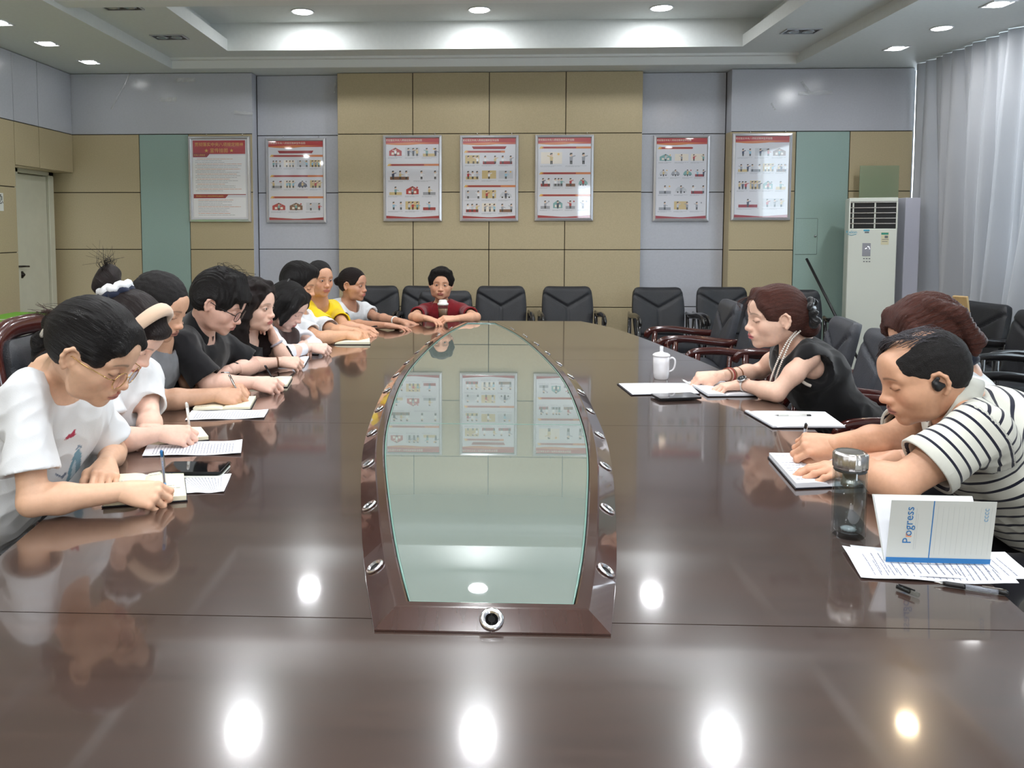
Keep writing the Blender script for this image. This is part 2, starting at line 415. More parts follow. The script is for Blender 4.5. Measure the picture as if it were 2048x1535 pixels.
MB().box((-XO, 7.795, CEIL_Z+.002), (XOR, 7.80, SOF_Z)).build('ceiling_fascia', M_ceil2, ce)
# cove strip under the far edge: small ledge
MB().box((-XO, 7.74, SOF_Z-.022), (XOR, 7.80, SOF_Z)).build('ceiling_trim', M_ceil2, ce)

# ---- light fittings
M_glow = mat('lamp_diffuser', (255, 255, 255), .4, emit=14)
M_ring = mat('lamp_ring', (225, 228, 230), .3, .2)
def copyto(o, loc, label=None):
    c = copy_tree(o); c.location = loc
    if label: c['label'] = label
    return c
t0 = thing('ceiling_downlight', 'lit round white downlight in the recessed tray', 'ceiling light', (0, 0, 0), group='round downlights in the recessed tray')
MB().lathe([(.088, .0), (.105, -.001), (.108, -.006), (.100, -.010), (.088, -.004)], 28, cap=False).build('trim_ring', M_ring, t0)
MB().lathe([(.0, -.0105), (.087, -.0085)], 28).build('diffuser', M_glow, t0)
learn(t0)
names3 = {-1.60: 'left', .01: 'middle', 1.64: 'right'}
first = True
for (x, y) in lamp_spots:
    if y < 0: continue
    vis = y > 7
    lb = ('%s one of the three lit round downlights in the far ceiling tray' % names3[x].replace('left', 'leftmost').replace('right', 'rightmost')) if vis else \
         ('round downlight %s, mirrored in the table, %s column' % ('nearest overhead' if y < 2 else 'second overhead' if y < 4 else 'one bay before the far tray', names3[x]))
    if first: o = t0; first = False
    else: o = copy_tree(t0)
    o.location = (x, y, TOP_Z); o['label'] = lb
    o['group'] = 'round downlights in the far tray' if vis else 'round downlights overhead, nearer than the far tray'
t1 = thing('square_spotlight', '', 'ceiling light')
q = MB()
for s_ in (-1, 1):
    q.box((s_*.085-.012*(s_ > 0)-.0*(s_ < 0), -.085, -.008), (s_*.085+.012*(s_ < 0), .085, 0)); q.box((-.085, s_*.085-.012*(s_ > 0), -.008), (.085, s_*.085+.012*(s_ < 0), 0))
q.build('square_frame', M_ring, t1)
MB().box((-.073, -.073, -.004), (.073, .073, 0)).build('fixture_plate', M_metal, t1)
MB().lathe([(.066, -.004), (.055, -.014), (0, -.019)], 20).build('lit_lens', M_glow, t1)
learn(t1)
first = True
vis_names = {(-3.76, 7.44): 'nearest the back wall', (-3.76, 6.70): 'middle one', (-3.76, 6.02): 'at the very left edge of the frame'}
for (x, y) in side_l+side_r:
    if y < .5: continue
    o = t1 if first else copy_tree(t1); first = False
    o.location = (x, y, CEIL_Z)
    if x < 0 and y > 5.9: lb = 'lit square spotlight in the left ceiling margin, '+vis_names[(x, y)]; o['group'] = 'halogen spotlights in the left margin'
    elif x > 0 and y > 5.5: lb = 'lit square halogen spotlight above the curtain, '+('farther one' if y > 7 else 'nearer one in the upper right corner')
    else:
        sl_ = [q_[1] for q_ in (side_l if x < 0 else side_r)]; nth = ['first', 'second', 'third', 'fourth', 'fifth', 'sixth', 'seventh', 'eighth', 'ninth', 'tenth', 'eleventh'][sl_.index(y)]
        lb = 'square spotlight out of frame, %s from the back wall over the %s margin' % (nth, 'left' if x < 0 else 'right'); o['group'] = 'halogen spotlights out of frame, %s' % ('left' if x < 0 else 'right')
    o['label'] = lb
o = copy_tree(t0); o.location = (3.73, 6.46, CEIL_Z); o.scale = (.8, .8, 1); o['label'] = 'single round white lamp between the two square spots above the curtain'
del o['group']
# twin gimbal fittings (unlit) in the soffit
M_fit = mat('dark_fitting', (60, 60, 60), .4, .5)
M_lens = mat('lamp_lens', (170, 175, 180), .12, .6)
t2 = thing('recessed_gimbal_lamp', '', 'ceiling light')
q = MB()
for s_ in (-1, 1):
    q.box((s_*.15-.014*(s_ > 0), -.085, -.01), (s_*.15+.014*(s_ < 0), .085, 0)); q.box((-.15, s_*.085-.014*(s_ > 0), -.01), (.15, s_*.085+.014*(s_ < 0), 0))
q.build('fitting_frame', M_alu, t2)
MB().box((-.136, -.071, -.003), (.136, .071, 0)).build('fitting_plate', M_fit, t2)
for s_ in (-.065, .065):
    MB().lathe([(.05, -.003), (.052, -.010), (.04, -.012), (.025, -.004), (0, -.002)], 18, c=(s_, 0, 0)).build('lamp_head', M_lens, t2)
learn(t2)
first = True
for (x, y, lb) in ((-2.76, 5.98, 'unlit rectangular twin spotlight in the left soffit, nearer to the camera'), (-2.76, 6.92, 'unlit rectangular twin spotlight in the left soffit, farther from the camera'),
                   (2.78, 5.90, 'unlit rectangular twin spotlight in the right soffit, nearer to the camera'), (2.80, 6.92, 'unlit rectangular twin spotlight in the right soffit, farther from the camera')):
    o = t2 if first else copy_tree(t2); first = False
    o.location = (x, y, SOF_Z); o['label'] = lb
o = copy_tree(t0); o.location = (2.76, 4.85, SOF_Z); o['label'] = 'warm lit lamp in the right soffit, seen only mirrored in the table'
o.scale = (.6, .6, 1); del o['group']
area('warm_lamp', (2.76, 4.85, SOF_Z-.016), .10, WARM_W, WARM_COL)

# ---- right wall: window wall with curtain
XW = ROOM_XR+.35
wrr = MB()
wins = [(2.2, 6.9), (-.7, 1.9), (-3.1, -1.0), (-5.2, -3.4)]
ZS, ZH = .95, 2.85
wrr.box((XW, ROOM_Y0, 0), (XW+.2, 8.45, ZS)); wrr.box((XW, ROOM_Y0, ZH), (XW+.2, 8.45, 3.6))
edges = [8.45]+[e_ for a in wins for e_ in (a[1], a[0])]+[ROOM_Y0]
for i in range(0, len(edges), 2): wrr.box((XW, edges[i+1], ZS), (XW+.2, edges[i], ZH))
wro = wrr.build('wall_right', M_white); tag(wro, kind='structure')
M_pane = thin('window_glass')
for k, (a, c_) in enumerate(wins):
    q = MB(); wd = .05
    q.box((XW+.05, a, ZS), (XW+.11, c_, ZS+wd)); q.box((XW+.05, a, ZH-wd), (XW+.11, c_, ZH))
    for yy in np.linspace(a, c_-wd, 4): q.box((XW+.05, yy, ZS), (XW+.11, yy+wd, ZH))
    o = q.build('window_%d' % (k+1), M_alu); tag(o, kind='structure')
    yy = np.linspace(a, c_-wd, 4)
    for i in range(3): MB().box((XW+.078, yy[i]+wd, ZS+wd), (XW+.082, yy[i+1], ZH-wd)).build('pane', M_pane, o)
# ================================================================ conference table
TZ = .75
def smooth_interp(ks, vs, x):
    """Catmull-Rom through the keys"""
    ks = np.array(ks, float); vs = np.array(vs, float); m = np.gradient(vs, ks)
    x = np.clip(x, ks[0], ks[-1]); i = np.clip(np.searchsorted(ks, x)-1, 0, len(ks)-2)
    h = ks[i+1]-ks[i]; t = (x-ks[i])/h
    return (2*t**3-3*t**2+1)*vs[i]+(t**3-2*t**2+t)*h*m[i]+(-2*t**3+3*t**2)*vs[i+1]+(t**3-t**2)*h*m[i+1]
TY = [.70, .95, 1.40, 1.93, 2.60, 3.35, 4.05, 4.70, 5.25, 5.88, 6.14]
TW = [.82, .94, 1.03, 1.10, 1.20, 1.28, 1.26, 1.18, 1.10, .945, .82]
hw = lambda y: smooth_interp(TY, TW, y)
TCX = .0
M_table = mat('table_veneer', (62, 47, 41), .20, coat=1.0, coat_rough=.06, spec=.5, noise=.16, nscale=3.5, stretch=(.6, 9, 1), detail=6)
M_tframe = mat('table_frame_wood', (62, 40, 34), .16, coat=1.0, coat_rough=.04, noise=.12, nscale=4, stretch=(8, 1, 1))
M_paneglass = mat('table_pane', (128, 140, 133), .015, spec=1.0, ior=1.9, coat=1, coat_rough=.01)
M_paneedge = mat('pane_edge', (112, 146, 136), .1, spec=.8)
M_chrome = mat('chrome', (225, 225, 228), .12, 1)
M_hole = mat('cable_hole', (12, 11, 11), .6)
table = thing('conference_table', 'long boat-shaped dark brown polished conference table with a glass centre', 'table', (0, 3.4, 0))
def tchild(mb, name, m, parent=table, **k):
    o = mb.xf(t=(0, -3.4, 0)).build(name, m, parent, **k) if parent is table else mb.build(name, m, parent, **k)
    return o
# centre opening outline
OY = [1.345, 1.60, 1.96, 2.50, 3.06, 3.50, 4.35, 5.35, 5.85]
OW = [.213, .268, .330, .405, .440, .450, .405, .275, .160]
ohw = lambda y, off=0: smooth_interp(OY, OW, y)-off
OCX = .027
def sect(y0, y1, n=16):
    """one top section, left and right of the centre frame where it runs past it"""
    m = MB(); ys_ = np.linspace(y0, y1, n); b_ = .008
    for zz0, zz1 in ((TZ-.045, TZ),):
        full = y1 <= OY[0]+.06 or y0 >= OY[-1]-.06
        L = [(-hw(y), y) for y in ys_]; Rr = [(hw(y), y) for y in ys_]
        if full: m.prism(Rr+L[::-1], zz0, zz1)
        else:
            iy = [y for y in ys_ if OY[0] <= y <= OY[-1]]
            if y1 > OY[-1]: iy.append(OY[-1])
            left_in = [(OCX-ohw(y)+.02, y) for y in iy]; right_in = [(OCX+ohw(y)-.02, y) for y in iy]
            if y1 > OY[-1]:
                m.prism(Rr+[(OCX, y1)]+[(OCX, OY[-1]-.01)]+right_in[::-1], zz0, zz1)
                m.prism([(OCX, OY[-1]-.01)]+[(OCX, y1)]+L[::-1]+left_in, zz0, zz1)
            else:
                m.prism(Rr+right_in[::-1], zz0, zz1); m.prism(left_in+L[::-1], zz0, zz1)
    return m
g_ = .0012
seams = [.70, 1.392, 2.845, 4.30, 6.14]
for a, c_ in zip(seams[:-1], seams[1:]):
    mm = sect(a+g_, c_-g_, 22); halves = []
    for vv_ in mm.v:
        h_ = MB(); nn = len(vv_)//2; h_.add(vv_, [tuple(range(nn))[::-1], tuple(range(nn, 2*nn))]+[(i, (i+1) % nn, nn+(i+1) % nn, nn+i) for i in range(nn)]); tchild(h_, 'table_top', M_table)
# moulded edge and skirt
ys_ = np.linspace(.70, 6.14, 40)
ring = [(hw(y), y) for y in ys_]+[(-hw(y), y) for y in ys_[::-1]]
m = MB(); rr_ = np.array([(x*.992, y, TZ-.07) for x, y in ring]); rr_[:, 1] = (rr_[:, 1]-3.42)*.997+3.42
m.tube(rr_, .022, 8, closed=True); tchild(m, 'edge_moulding', M_tframe)
m = MB(); sk = np.array([(x*.74, (y-3.42)*.88+3.42) for x, y in ring])
X = np.zeros((len(sk)+1, 2, 3)); X[:-1, 0, :2] = sk; X[-1, 0, :2] = sk[0]; X[:, 1] = X[:, 0]; X[:, 0, 2] = .0; X[:, 1, 2] = TZ-.045
m.grid(X, smooth=False); tchild(m, 'table_base', M_table)
# raised centre frame: sloped outer face, flat rim, drop to the glass
fys = np.linspace(OY[0], OY[-1], 46)
def loop(off, yoff, z):
    yy = np.linspace(OY[0]+yoff, OY[-1]-yoff, 46)
    w_ = np.maximum(ohw(yy)-off, .02)
    pts = [(OCX+w, y, z) for w, y in zip(w_, yy)]+[(OCX-w, y, z) for w, y in zip(w_[::-1], yy[::-1])]
    return np.array(pts)
rings = [loop(0, 0, TZ+.0005), loop(0, 0, TZ+.004), loop(.042, .040, TZ+.027), loop(.046, .044, TZ+.028), loop(.066, .060, TZ+.028), loop(.070, .064, TZ+.026), loop(.070, .064, TZ-.03)]
fr_top = rings
m = MB(); A = np.stack([np.vstack([r_, r_[:1]]) for r_ in rings], 1)
m.grid(A[::-1], smooth=False); frame_o = tchild(m, 'centre_frame', M_tframe)
# panes
def pane(y0, y1):
    yy = np.linspace(y0, y1, 26); w_ = ohw(np.clip(yy, OY[0], OY[-1]))-.074
    return MB().prism([(OCX+w, y) for w, y in zip(w_, yy)]+[(OCX-w, y) for w, y in zip(w_[::-1], yy[::-1])], TZ+.012, TZ+.020)
for a, c_ in ((OY[0]+.066, 2.768), (2.774, OY[-1]-.066)):
    tchild(pane(a, c_), 'glass_pane', M_paneglass)
yy = 2.771; w_ = float(ohw(yy))-.074
tchild(MB().box((OCX-w_, yy-.003, TZ+.010), (OCX+w_, yy+.003, TZ+.0205)), 'pane_joint', M_paneedge)
m = MB(); rr = loop(.0745, .068, TZ+.0215); m.tube(rr, .003, 6, closed=True); tchild(m, 'pane_edge', M_paneedge)
# cable grommets set in the sloped faces
gp = MB(); gp.lathe([(.011, .0), (.0125, .004), (.0165, .0055), (.0205, .004), (.0215, 0.0)], 22)
def grommet(c, nrm, sc_=1.0):
    nrm = Vector(nrm).normalized(); q = nrm.to_track_quat('Z', 'Y').to_matrix()
    o = bpy.data.objects.new('cable_grommet', GM[0]); sc.collection.objects.link(o); o.parent = frame_o
    o.location = (c[0], c[1]-3.4, c[2]); o.rotation_euler = q.to_euler(); o.scale = (sc_,)*3
    h_ = bpy.data.objects.new('cable_hole', GM[1]); sc.collection.objects.link(h_); h_.parent = o
tmp = gp.build('g', M_chrome); tmp2 = MB().lathe([(0, .0012), (.0125, .0012)], 18).build('h', M_hole)
GM = [tmp.data, tmp2.data]; bpy.data.objects.remove(tmp); bpy.data.objects.remove(tmp2)
for i in range(12):
    y = 1.575+.357*i
    if y > 5.6: break
    dw = float(ohw(y+.05)-ohw(y-.05))/.1
    for s_ in (-1, 1):
        nx, ny = s_, -dw; l_ = math.hypot(nx, ny); nx /= l_; ny /= l_
        grommet((OCX+s_*(float(ohw(y))-.021), y, TZ+.0165), (nx*.53, ny*.53, .85))
grommet((.027, OY[0]+.020, TZ+.0165), (0, -.53, .85), 1.05)

# ================================================================ chairs
M_leather = mat('black_leather', (34, 35, 39), .38, bump=.25, bscale=220, noise=.1, nscale=20)
M_leather_grey = mat('grey_leather', (62, 64, 70), .42, bump=.25, bscale=220, noise=.08, nscale=20)
M_mahog = mat('mahogany', (64, 24, 20), .18, coat=.8, noise=.15, nscale=5, stretch=(10, 1, 1))
M_blackwood = mat('black_lacquer', (26, 24, 25), .22, coat=.6)
def sstep(a, b, x):
    t = np.clip((x-a)/(b-a), 0, 1); return t*t*(3-2*t)
def back_mesh(w, h, z0, lean, th=.07, seam=True):
    """padded backrest facing -Y with a Y-shaped stitched groove; leans back"""
    nu, nv = 33, 37; u = np.linspace(-1, 1, nu)[:, None]; v = np.linspace(0, 1, nv)[None]
    taper = 1-.10*np.abs(v-.55)**1.5*2
    corner = np.sqrt(np.clip(1-np.clip((np.abs(u)-.72)/.28, 0, 1)**2.4, 0, 1))
    X = u*w/2*taper
    top = h*(1-.10*(1-corner)*v**6)
    Z = v*top
    D = .035*(1-np.abs(u)**6)*(1-np.clip((v-.9)/.1, 0, 1)**2*.9)*(1-np.clip((.06-v)/.06, 0, 1)**2)
    if seam:
        d1 = np.abs(v-(.56+.30*np.abs(u)))-.002
        g1 = np.exp(-(d1/.014)**2)*(np.abs(u) < .86)
        g2 = np.exp(-(u*w/2/.007)**2)*(v < .56)
        D = D-.011*np.maximum(g1, g2)+.008*sstep(0, .06, d1)
    Yf = -D-.018*(1-u*u)*0+.05*(u*u)*-.6
    F = np.stack([np.broadcast_to(X, Z.shape), Yf+np.zeros_like(Z), Z], -1)
    B = F.copy(); B[..., 1] = th*.55-.03*(u*u)
    mb = MB(); mb.grid(F[::-1]); mb.grid(B)
    rim = []
    ii = [(i, 0) for i in range(nu)]+[(nu-1, j) for j in range(1, nv)]+[(i, nv-1) for i in range(nu-2, -1, -1)]+[(0, j) for j in range(nv-2, 0, -1)]
    ed = np.array([[F[i, j], (F[i, j]+B[i, j])/2+np.array((np.sign(F[i, j][0])*.006*(i in (0, nu-1)), 0, .006*(j == nv-1))), B[i, j]] for i, j in ii])
    mb.grid(np.concatenate([ed, ed[:1]], 0), closed_u=False)
    mb.xf(R=rotm('X', -lean), t=(0, 0, z0)); return mb
def seat_mesh(w, d, z, th=.10):
    n = 15; u = np.linspace(-1, 1, n)[:, None]; v = np.linspace(-1, 1, n)[None]
    X = u*w/2+0*v; Y = v*d/2+0*u; Zt = z+.02*(1-u**4)*(1-v**4)-.035*(np.clip(-v-.6, 0, 1)/.4)**2*.4
    mb = MB(); T = np.stack([X, Y, Zt], -1); Bm = T.copy(); Bm[..., 2] = z-th
    mb.grid(T); mb.grid(Bm[::-1])
    ii = [(i, 0) for i in range(n)]+[(n-1, j) for j in range(1, n)]+[(i, n-1) for i in range(n-2, -1, -1)]+[(0, j) for j in range(n-2, 0, -1)]
    ed = np.array([[T[i, j], T[i, j]*(1.03, 1.03, 1)+(0, 0, -.03), Bm[i, j]*(1.03, 1.03, 1)+(0, 0, .03), Bm[i, j]] for i, j in ii])
    mb.grid(np.concatenate([ed, ed[:1]], 0)[::-1]); return mb
def make_chair(label, lea, wood, h=.92, w=.50, group=None, frame=False):
    t = thing('meeting_chair', label, 'chair', group=group)
    seat_mesh(w, .48, .45).build('seat', lea, t)
    back_mesh(w, h-.44, .44, math.radians(13)).xf(t=(0, .23, 0)).build('backrest', lea, t)
    for s_ in (-1, 1):
        x = s_*(w/2+.035)
        m = MB()
        pts = [(x, -.27, .60), (x, -.25, .645), (x, -.19, .668), (x, -.05, .672), (x, .10, .655), (x, .24, .645), (x*.97, .31, .66)]
        P_ = np.array([[smooth_interp(range(7), [p[k] for p in pts], q) for k in range(3)] for q in np.linspace(0, 6, 22)])
        m.tube(P_, np.r_[.018, .024, .027, np.full(16, .027), .024, .022, .016], 10, flat=.62)
        m.build('armrest', wood, t)
        MB().tube([(x, -.20, .0), (x, -.21, .3), (x, -.20, .655)], [.017, .021, .022], 8).build('leg', wood, t)
        MB().tube([(x, .29, .0), (x, .24, .3), (x*.98, .26, .65)], [.017, .021, .018], 8).build('leg', wood, t)
        MB().box((min(x, x-s_*.05), -.2, .36), (max(x, x-s_*.05), .24, .40), bev=.006).build('side_rail', wood, t)
    if frame:
        m = MB(); H = h-.44
        loop_ = [(-w/2-.01, 0, 0), (-w/2-.025, 0, H*.5), (-w/2-.005, 0, H*.93), (-w/2+.09, 0, H+.03), (0, 0, H+.045), (w/2-.09, 0, H+.03), (w/2+.005, 0, H*.93), (w/2+.025, 0, H*.5), (w/2+.01, 0, 0)]
        P_ = np.array([[smooth_interp(range(9), [p[k] for p in loop_], q) for k in range(3)] for q in np.linspace(0, 8, 40)])
        m.tube(P_, .028, 10, flat=1.5); m.xf(R=rotm('X', -math.radians(13)), t=(0, .24, .44)); m.build('back_frame', wood, t)
    learn(t)
    return t
ch_b = make_chair('', M_leather, M_blackwood)
ch_g = make_chair('', M_leather_grey, M_mahog, h=.94, w=.50)
ch_w = make_chair('', M_leather, M_mahog, h=1.07, w=.46, frame=True)
used_ch = set()
def chair(kind, x, y, rz, label, group=None):
    """rz: direction the sitter faces, degrees (0 = +X)"""
    o = kind if kind.name not in used_ch else copy_tree(kind)
    used_ch.add(kind.name)
    o.location = (x, y, 0); o.rotation_euler = (0, 0, math.radians(rz+90)); o['label'] = label
    if group: o['group'] = group
    return o
GW = 'black leather chairs along the back wall'
cx_ = lambda u, y: P(u, 600, Y=y)[0]
for u, y, lb in ((392, 7.42, 'black leather armchair by the back wall behind the man in the black shirt'),
                 (735, 7.42, 'black leather armchair by the back wall behind the woman in the white blouse'),
                 (846, 7.42, 'black leather armchair by the back wall, left behind the woman in red'),
                 (1005, 7.42, 'empty black armchair by the back wall, first to the right of the woman in red'),
                 (1147, 7.40, 'empty black armchair by the back wall, second to the right of the woman in red'),
                 (1341, 7.30, 'empty black armchair against the grey recess, below the poster nearest the right corner block'),
                 (1478, 7.36, 'black armchair by the back wall, mostly hidden behind the reddish-haired woman'),
                 (1622, 7.05, 'black armchair below the green panel, next to the air conditioner')):
    chair(ch_b, cx_(u, y-.2), y, -90 if u < 1600 else -98, lb, GW)
for x, y, a, lb in ((1.62, 5.98, 176, 'empty grey armchair on the right side of the table, farthest from the camera'),
                    (1.66, 5.42, 180, 'empty grey armchair on the right side of the table, second farthest'),
                    (1.92, 4.80, 170, 'empty dark armchair whose shiny back shows behind the hair bow of the woman in black'),
                    (1.88, 4.15, 180, 'empty grey armchair right behind the woman in black'),
                    (1.76, 3.50, 180, 'grey armchair between the woman in black and the balding man')):
    chair(ch_g, x, y, a, lb, 'grey armchairs on the right of the table')
chair(ch_b, .0-.30, 6.80, -90, 'black armchair the woman in red sits on')
for x, y, a, lb in ((3.62, 6.05, 188, 'black armchair under the curtain, farthest along the window side'),
                    (3.56, 5.38, 182, 'black armchair under the curtain, second from the far corner'),
                    (3.40, 4.68, 180, 'black armchair under the curtain beside the right edge of the frame'),
                    (2.95, 4.02, 180, 'black armchair in the row behind the balding man, its armrest at the right edge'),
                    (2.85, 3.35, 178, 'black armchair directly behind the back of the balding man')):
    chair(ch_b, x, y, a, lb, 'black armchairs along the window side')
# a ply offcut slipped between the window chairs
o = MB().box((-.012, -.05, 0), (.012, .05, .30), bev=.003).build('wooden_board', M_wood_raw); o.location = P(1930, 655, X=3.50)-np.array((0, 0, .06))
o.rotation_euler = (0, -.25, .5); tag(o, 'narrow pale wooden board standing between two black chairs under the curtain', 'board')

# ================================================================ air conditioner
M_ac = mat('ac_enamel', (214, 218, 208), .35)
YA = 7.38
ax0, ax1 = P(1712, 500, Y=YA)[0], P(1800, 500, Y=YA)[0]; azt = P(1750, 395, Y=YA)[2]
ac = thing('floor_air_conditioner', 'tall white floor-standing air conditioner in the right corner', 'air conditioner', ((ax0+ax1)/2, YA+.16, 0), math.radians(-19))
def ap(mb, name, m, parent=None): return mb.xf(t=(-(ax0+ax1)/2, -YA-.16, 0)).build(name, m, parent or ac)
zg0, zg1 = P(1750, 457, Y=YA)[2], P(1750, 403, Y=YA)[2]
bd = MB(); bd.box((ax0, YA+.02, 0), (ax1, YA+.32, azt), bev=.006); ap(bd, 'cabinet', M_ac)
bd = MB(); bd.box((ax0, YA, .08), (ax1, YA+.022, zg0), bev=.005); ap(bd, 'front_panel', M_ac)
bd = MB(); bd.box((ax0, YA, zg1), (ax1, YA+.022, azt), bev=.004); bd.box((ax0, YA, zg0), (ax0+.012, YA+.022, zg1)); bd.box((ax1-.012, YA, zg0), (ax1, YA+.022, zg1)); ap(bd, 'outlet_frame', M_ac)
gr = ap(MB().box((ax0+.012, YA+.012, zg0), (ax1-.012, YA+.021, zg1)), 'outlet_grille', M_black)
for k in range(5):
    z = zg0+(zg1-zg0)*(k+.98)/5.1
    ap(MB().box((ax0+.012, YA-.002, z-.0035), (ax1-.012, YA+.012, z+.0035)), 'louvre', M_metal, gr)
    for xx in (ax0+.03, (ax0+ax1)/2+.01):
        ap(MB().box((xx, YA+.002, z-.045), (xx+.012, YA+.012, z-.004)), 'vane_clip', M_ac, gr)
M_ctrl = mat('control_window', (150, 152, 160), .15); M_cyan = mat('cyan_print', (60, 160, 190), .5); M_led = mat('led_white', (240, 245, 255), .4, emit=1.5)
M_sticker = mat('sticker_cream', (214, 208, 176), .5); M_green = mat('sticker_green', (60, 150, 130), .5); M_greytext = mat('grey_print', (110, 112, 116), .6)
def ar(u0, v0, u1, v1, d, name, m, parent=None):
    a, b_ = P(u0, v1, Y=YA), P(u1, v0, Y=YA)
    return ap(MB().box((a[0], YA-d, a[2]), (b_[0], YA, b_[2])), name, m, parent)
ar(1738, 486, 1754, 512, .002, 'control_panel', M_ctrl)
cp = P(1748, 496, Y=YA)
for dx, dz in ((0, .012), (.010, .006), (-.012, -.004), (-.02, -.008), (.014, -.008)):
    ap(MB().box((cp[0]+dx, YA-.004, cp[2]+dz), (cp[0]+dx+.007, YA-.002, cp[2]+dz+.006)), 'display_light', M_led)
for i in range(3):
    for j in range(2): ar(1740+5*i, 516+6*j, 1743+5*i, 518+6*j, .0012, 'button_mark', M_greytext)
ar(1772, 464, 1787, 489, .0012, 'energy_label', M_sticker); ar(1773, 465, 1786, 469, .0018, 'label_header', M_green)
ar(1779, 471, 1785, 476, .0018, 'label_mark', M_greytext); ar(1774, 478, 1786, 479, .0018, 'label_line', M_greytext); ar(1774, 482, 1784, 483, .0018, 'label_line', M_greytext)
def wtext(s, u, v, y, size, m, parent, name='lettering', off=.002, conv=None):
    p = P(u, v, Y=y); tv, tf = text_mesh(s, size)
    vv = np.stack([tv[:, 0]+p[0], np.full(len(tv), y-off), tv[:, 1]+p[2]], 1)
    mb = MB().add(vv, tf)
    return ap(mb, name, m, parent) if parent is ac else mb.build(name, m, parent)
wtext('Kelon', 1719, 464, YA, .040, M_cyan, ac)
sw = P(1719, 469, Y=YA); ap(MB().tube([sw+(-.035, -.001, .004), sw+(0, -.001, -.006), sw+(.04, -.001, .004)], .0025, 6), 'logo_swoosh', M_cyan)
ar(1741, 459, 1752, 462, .0015, 'badge', M_cyan); ar(1743, 463, 1751, 466, .0015, 'badge', M_greytext)

o = MB().box((P(1719, 380, Y=7.86)[0], 7.86, 1.2), (P(1797, 380, Y=7.86)[0], 7.868, P(1760, 331, Y=7.86)[2])).build('glass_sheet', mat('greenish_sheet', (150, 165, 135), .3, alpha=.55))
tag(o, 'greenish translucent sheet leaning behind the top of the air conditioner', 'sheet')
# pipe boxing beside the curtain
YP = 7.45
o = MB().box((P(1808, 500, Y=YP)[0]-.0, YP, 0), (P(1838, 500, Y=YP)[0], YP+.5, P(1820, 395, Y=YP)[2]), bev=.004).build('pipe_boxing', M_lilac)
tag(o, 'pale lilac boxed column between the air conditioner and the curtain', 'boxing')
o = MB().box((P(1794, 620, Y=7.7)[0], 7.7, 0), (P(1808, 620, Y=7.7)[0], 7.72, P(1800, 548, Y=7.7)[2]), bev=.002).build('timber_plank', M_wood_raw)
tag(o, 'raw timber plank standing upright just right of the air conditioner', 'plank')
# black pole leaning in the corner
a, b_ = P(1613, 517, Y=7.55), P(1650, 590, Y=7.35); d_ = (b_-a); b2 = a+d_*(a[2]/-d_[2])
o = MB().tube([a, a+(b2-a)*.5, b2+(0, 0, .02)], [.013, .013, .013], 10).build('leaning_pole', M_black)
tag(o, 'thin black pole leaning against the green panel behind the chairs', 'pole')

# ================================================================ curtain
M_curt = mat('curtain_cloth', (166, 167, 170), .42, sheen=.4, bump=.12, bscale=160, stretch=(1, 1, .2))
nt = M_curt.node_tree; pb = nt.nodes['Principled BSDF']; tr = nt.nodes.new('ShaderNodeBsdfTranslucent'); tr.inputs[0].default_value = lin((205, 210, 220))+(1,)
mxs = nt.nodes.new('ShaderNodeMixShader'); mxs.inputs[0].default_value = .10
nt.links.new(pb.outputs[0], mxs.inputs[1]); nt.links.new(tr.outputs[0], mxs.inputs[2]); nt.links.new(mxs.outputs[0], nt.nodes['Material Output'].inputs[0])
def curtain(y0, y1, label, seed, xc=4.33, hem=.80):
    r = np.random.default_rng(seed); L_ = y1-y0; n = int(L_/.012); m_ = 46
    s_ = np.linspace(0, L_, n)[:, None]; v = np.linspace(0, 1, m_)[None]
    ph = np.cumsum(r.uniform(.6, 1.6, n))[:, None]*.012*2*PI/.16
    ph2 = np.cumsum(r.uniform(.4, 1.8, n))[:, None]*.012*2*PI/.43
    amp = .028+.045*v
    X = xc+amp*np.sin(ph+.5*np.sin(v*2+s_*2))+(.015+.07*v)*np.sin(ph2+.8*v)-.05*v*np.sin(s_*1.3+1)
    X += .012*v*np.sin(ph*2.3+v*6)
    Y = y0+s_+.03*np.sin(ph2*1.1+v*1.5)*v+.10*v*np.sin(s_*2.1+.4)
    hemz = hem+.05*np.sin(s_*4+1)+.03*np.sin(s_*11)
    Z = 3.095-(3.095-hemz)*v
    Z = Z+.012*np.sin(ph*1.3)*(v > .97)
    mb = MB().grid(np.stack([X+0*v, Y+0*v, Z+0*s_], -1)); o = mb.build('window_curtain', M_curt)
    tag(o, label, 'curtain'); return o
curtain(5.10, 7.90, 'long pleated silver-grey curtain hanging in the right corner, hem above the chairs', 3)
curtain(-4.9, 3.72, 'silver-grey curtain out of frame beside the camera', 4)

# ================================================================ desk with green top at left
M_greentop = mat('green_tabletop', (120, 190, 60), .5); M_deskw = mat('desk_white', (206, 208, 200), .4)
dx0, dx1, dy0, dy1 = -4.05, -3.02, 4.5, 6.55
pp_ = thing('games_table', 'white table with a bright green playing top and white line at the left edge', 'table', ((dx0+dx1)/2, (dy0+dy1)/2, 0))
def gd(mb, n_, m_, par=None): return mb.xf(t=(-(dx0+dx1)/2, -(dy0+dy1)/2, 0)).build(n_, m_, par or pp_)
gd(MB().box((dx0, dy0, .70), (dx1, dy1, .755), bev=.004), 'table_edge', M_deskw)
gt = gd(MB().box((dx0+.02, 5.55, .755), (dx1-.08, dy1-.01, .762)), 'green_top', M_greentop)
gd(MB().box((dx0+.02, 5.95, .762), (dx1-.08, 5.99, .7635)), 'white_line', M_white, gt)
for k in range(9):
    x = dx0+.06+k*.115
    gd(MB().box((x, dy0+.02, .06), (x+.055, dy0+.05, .68), bev=.004), 'slat', M_lilac)
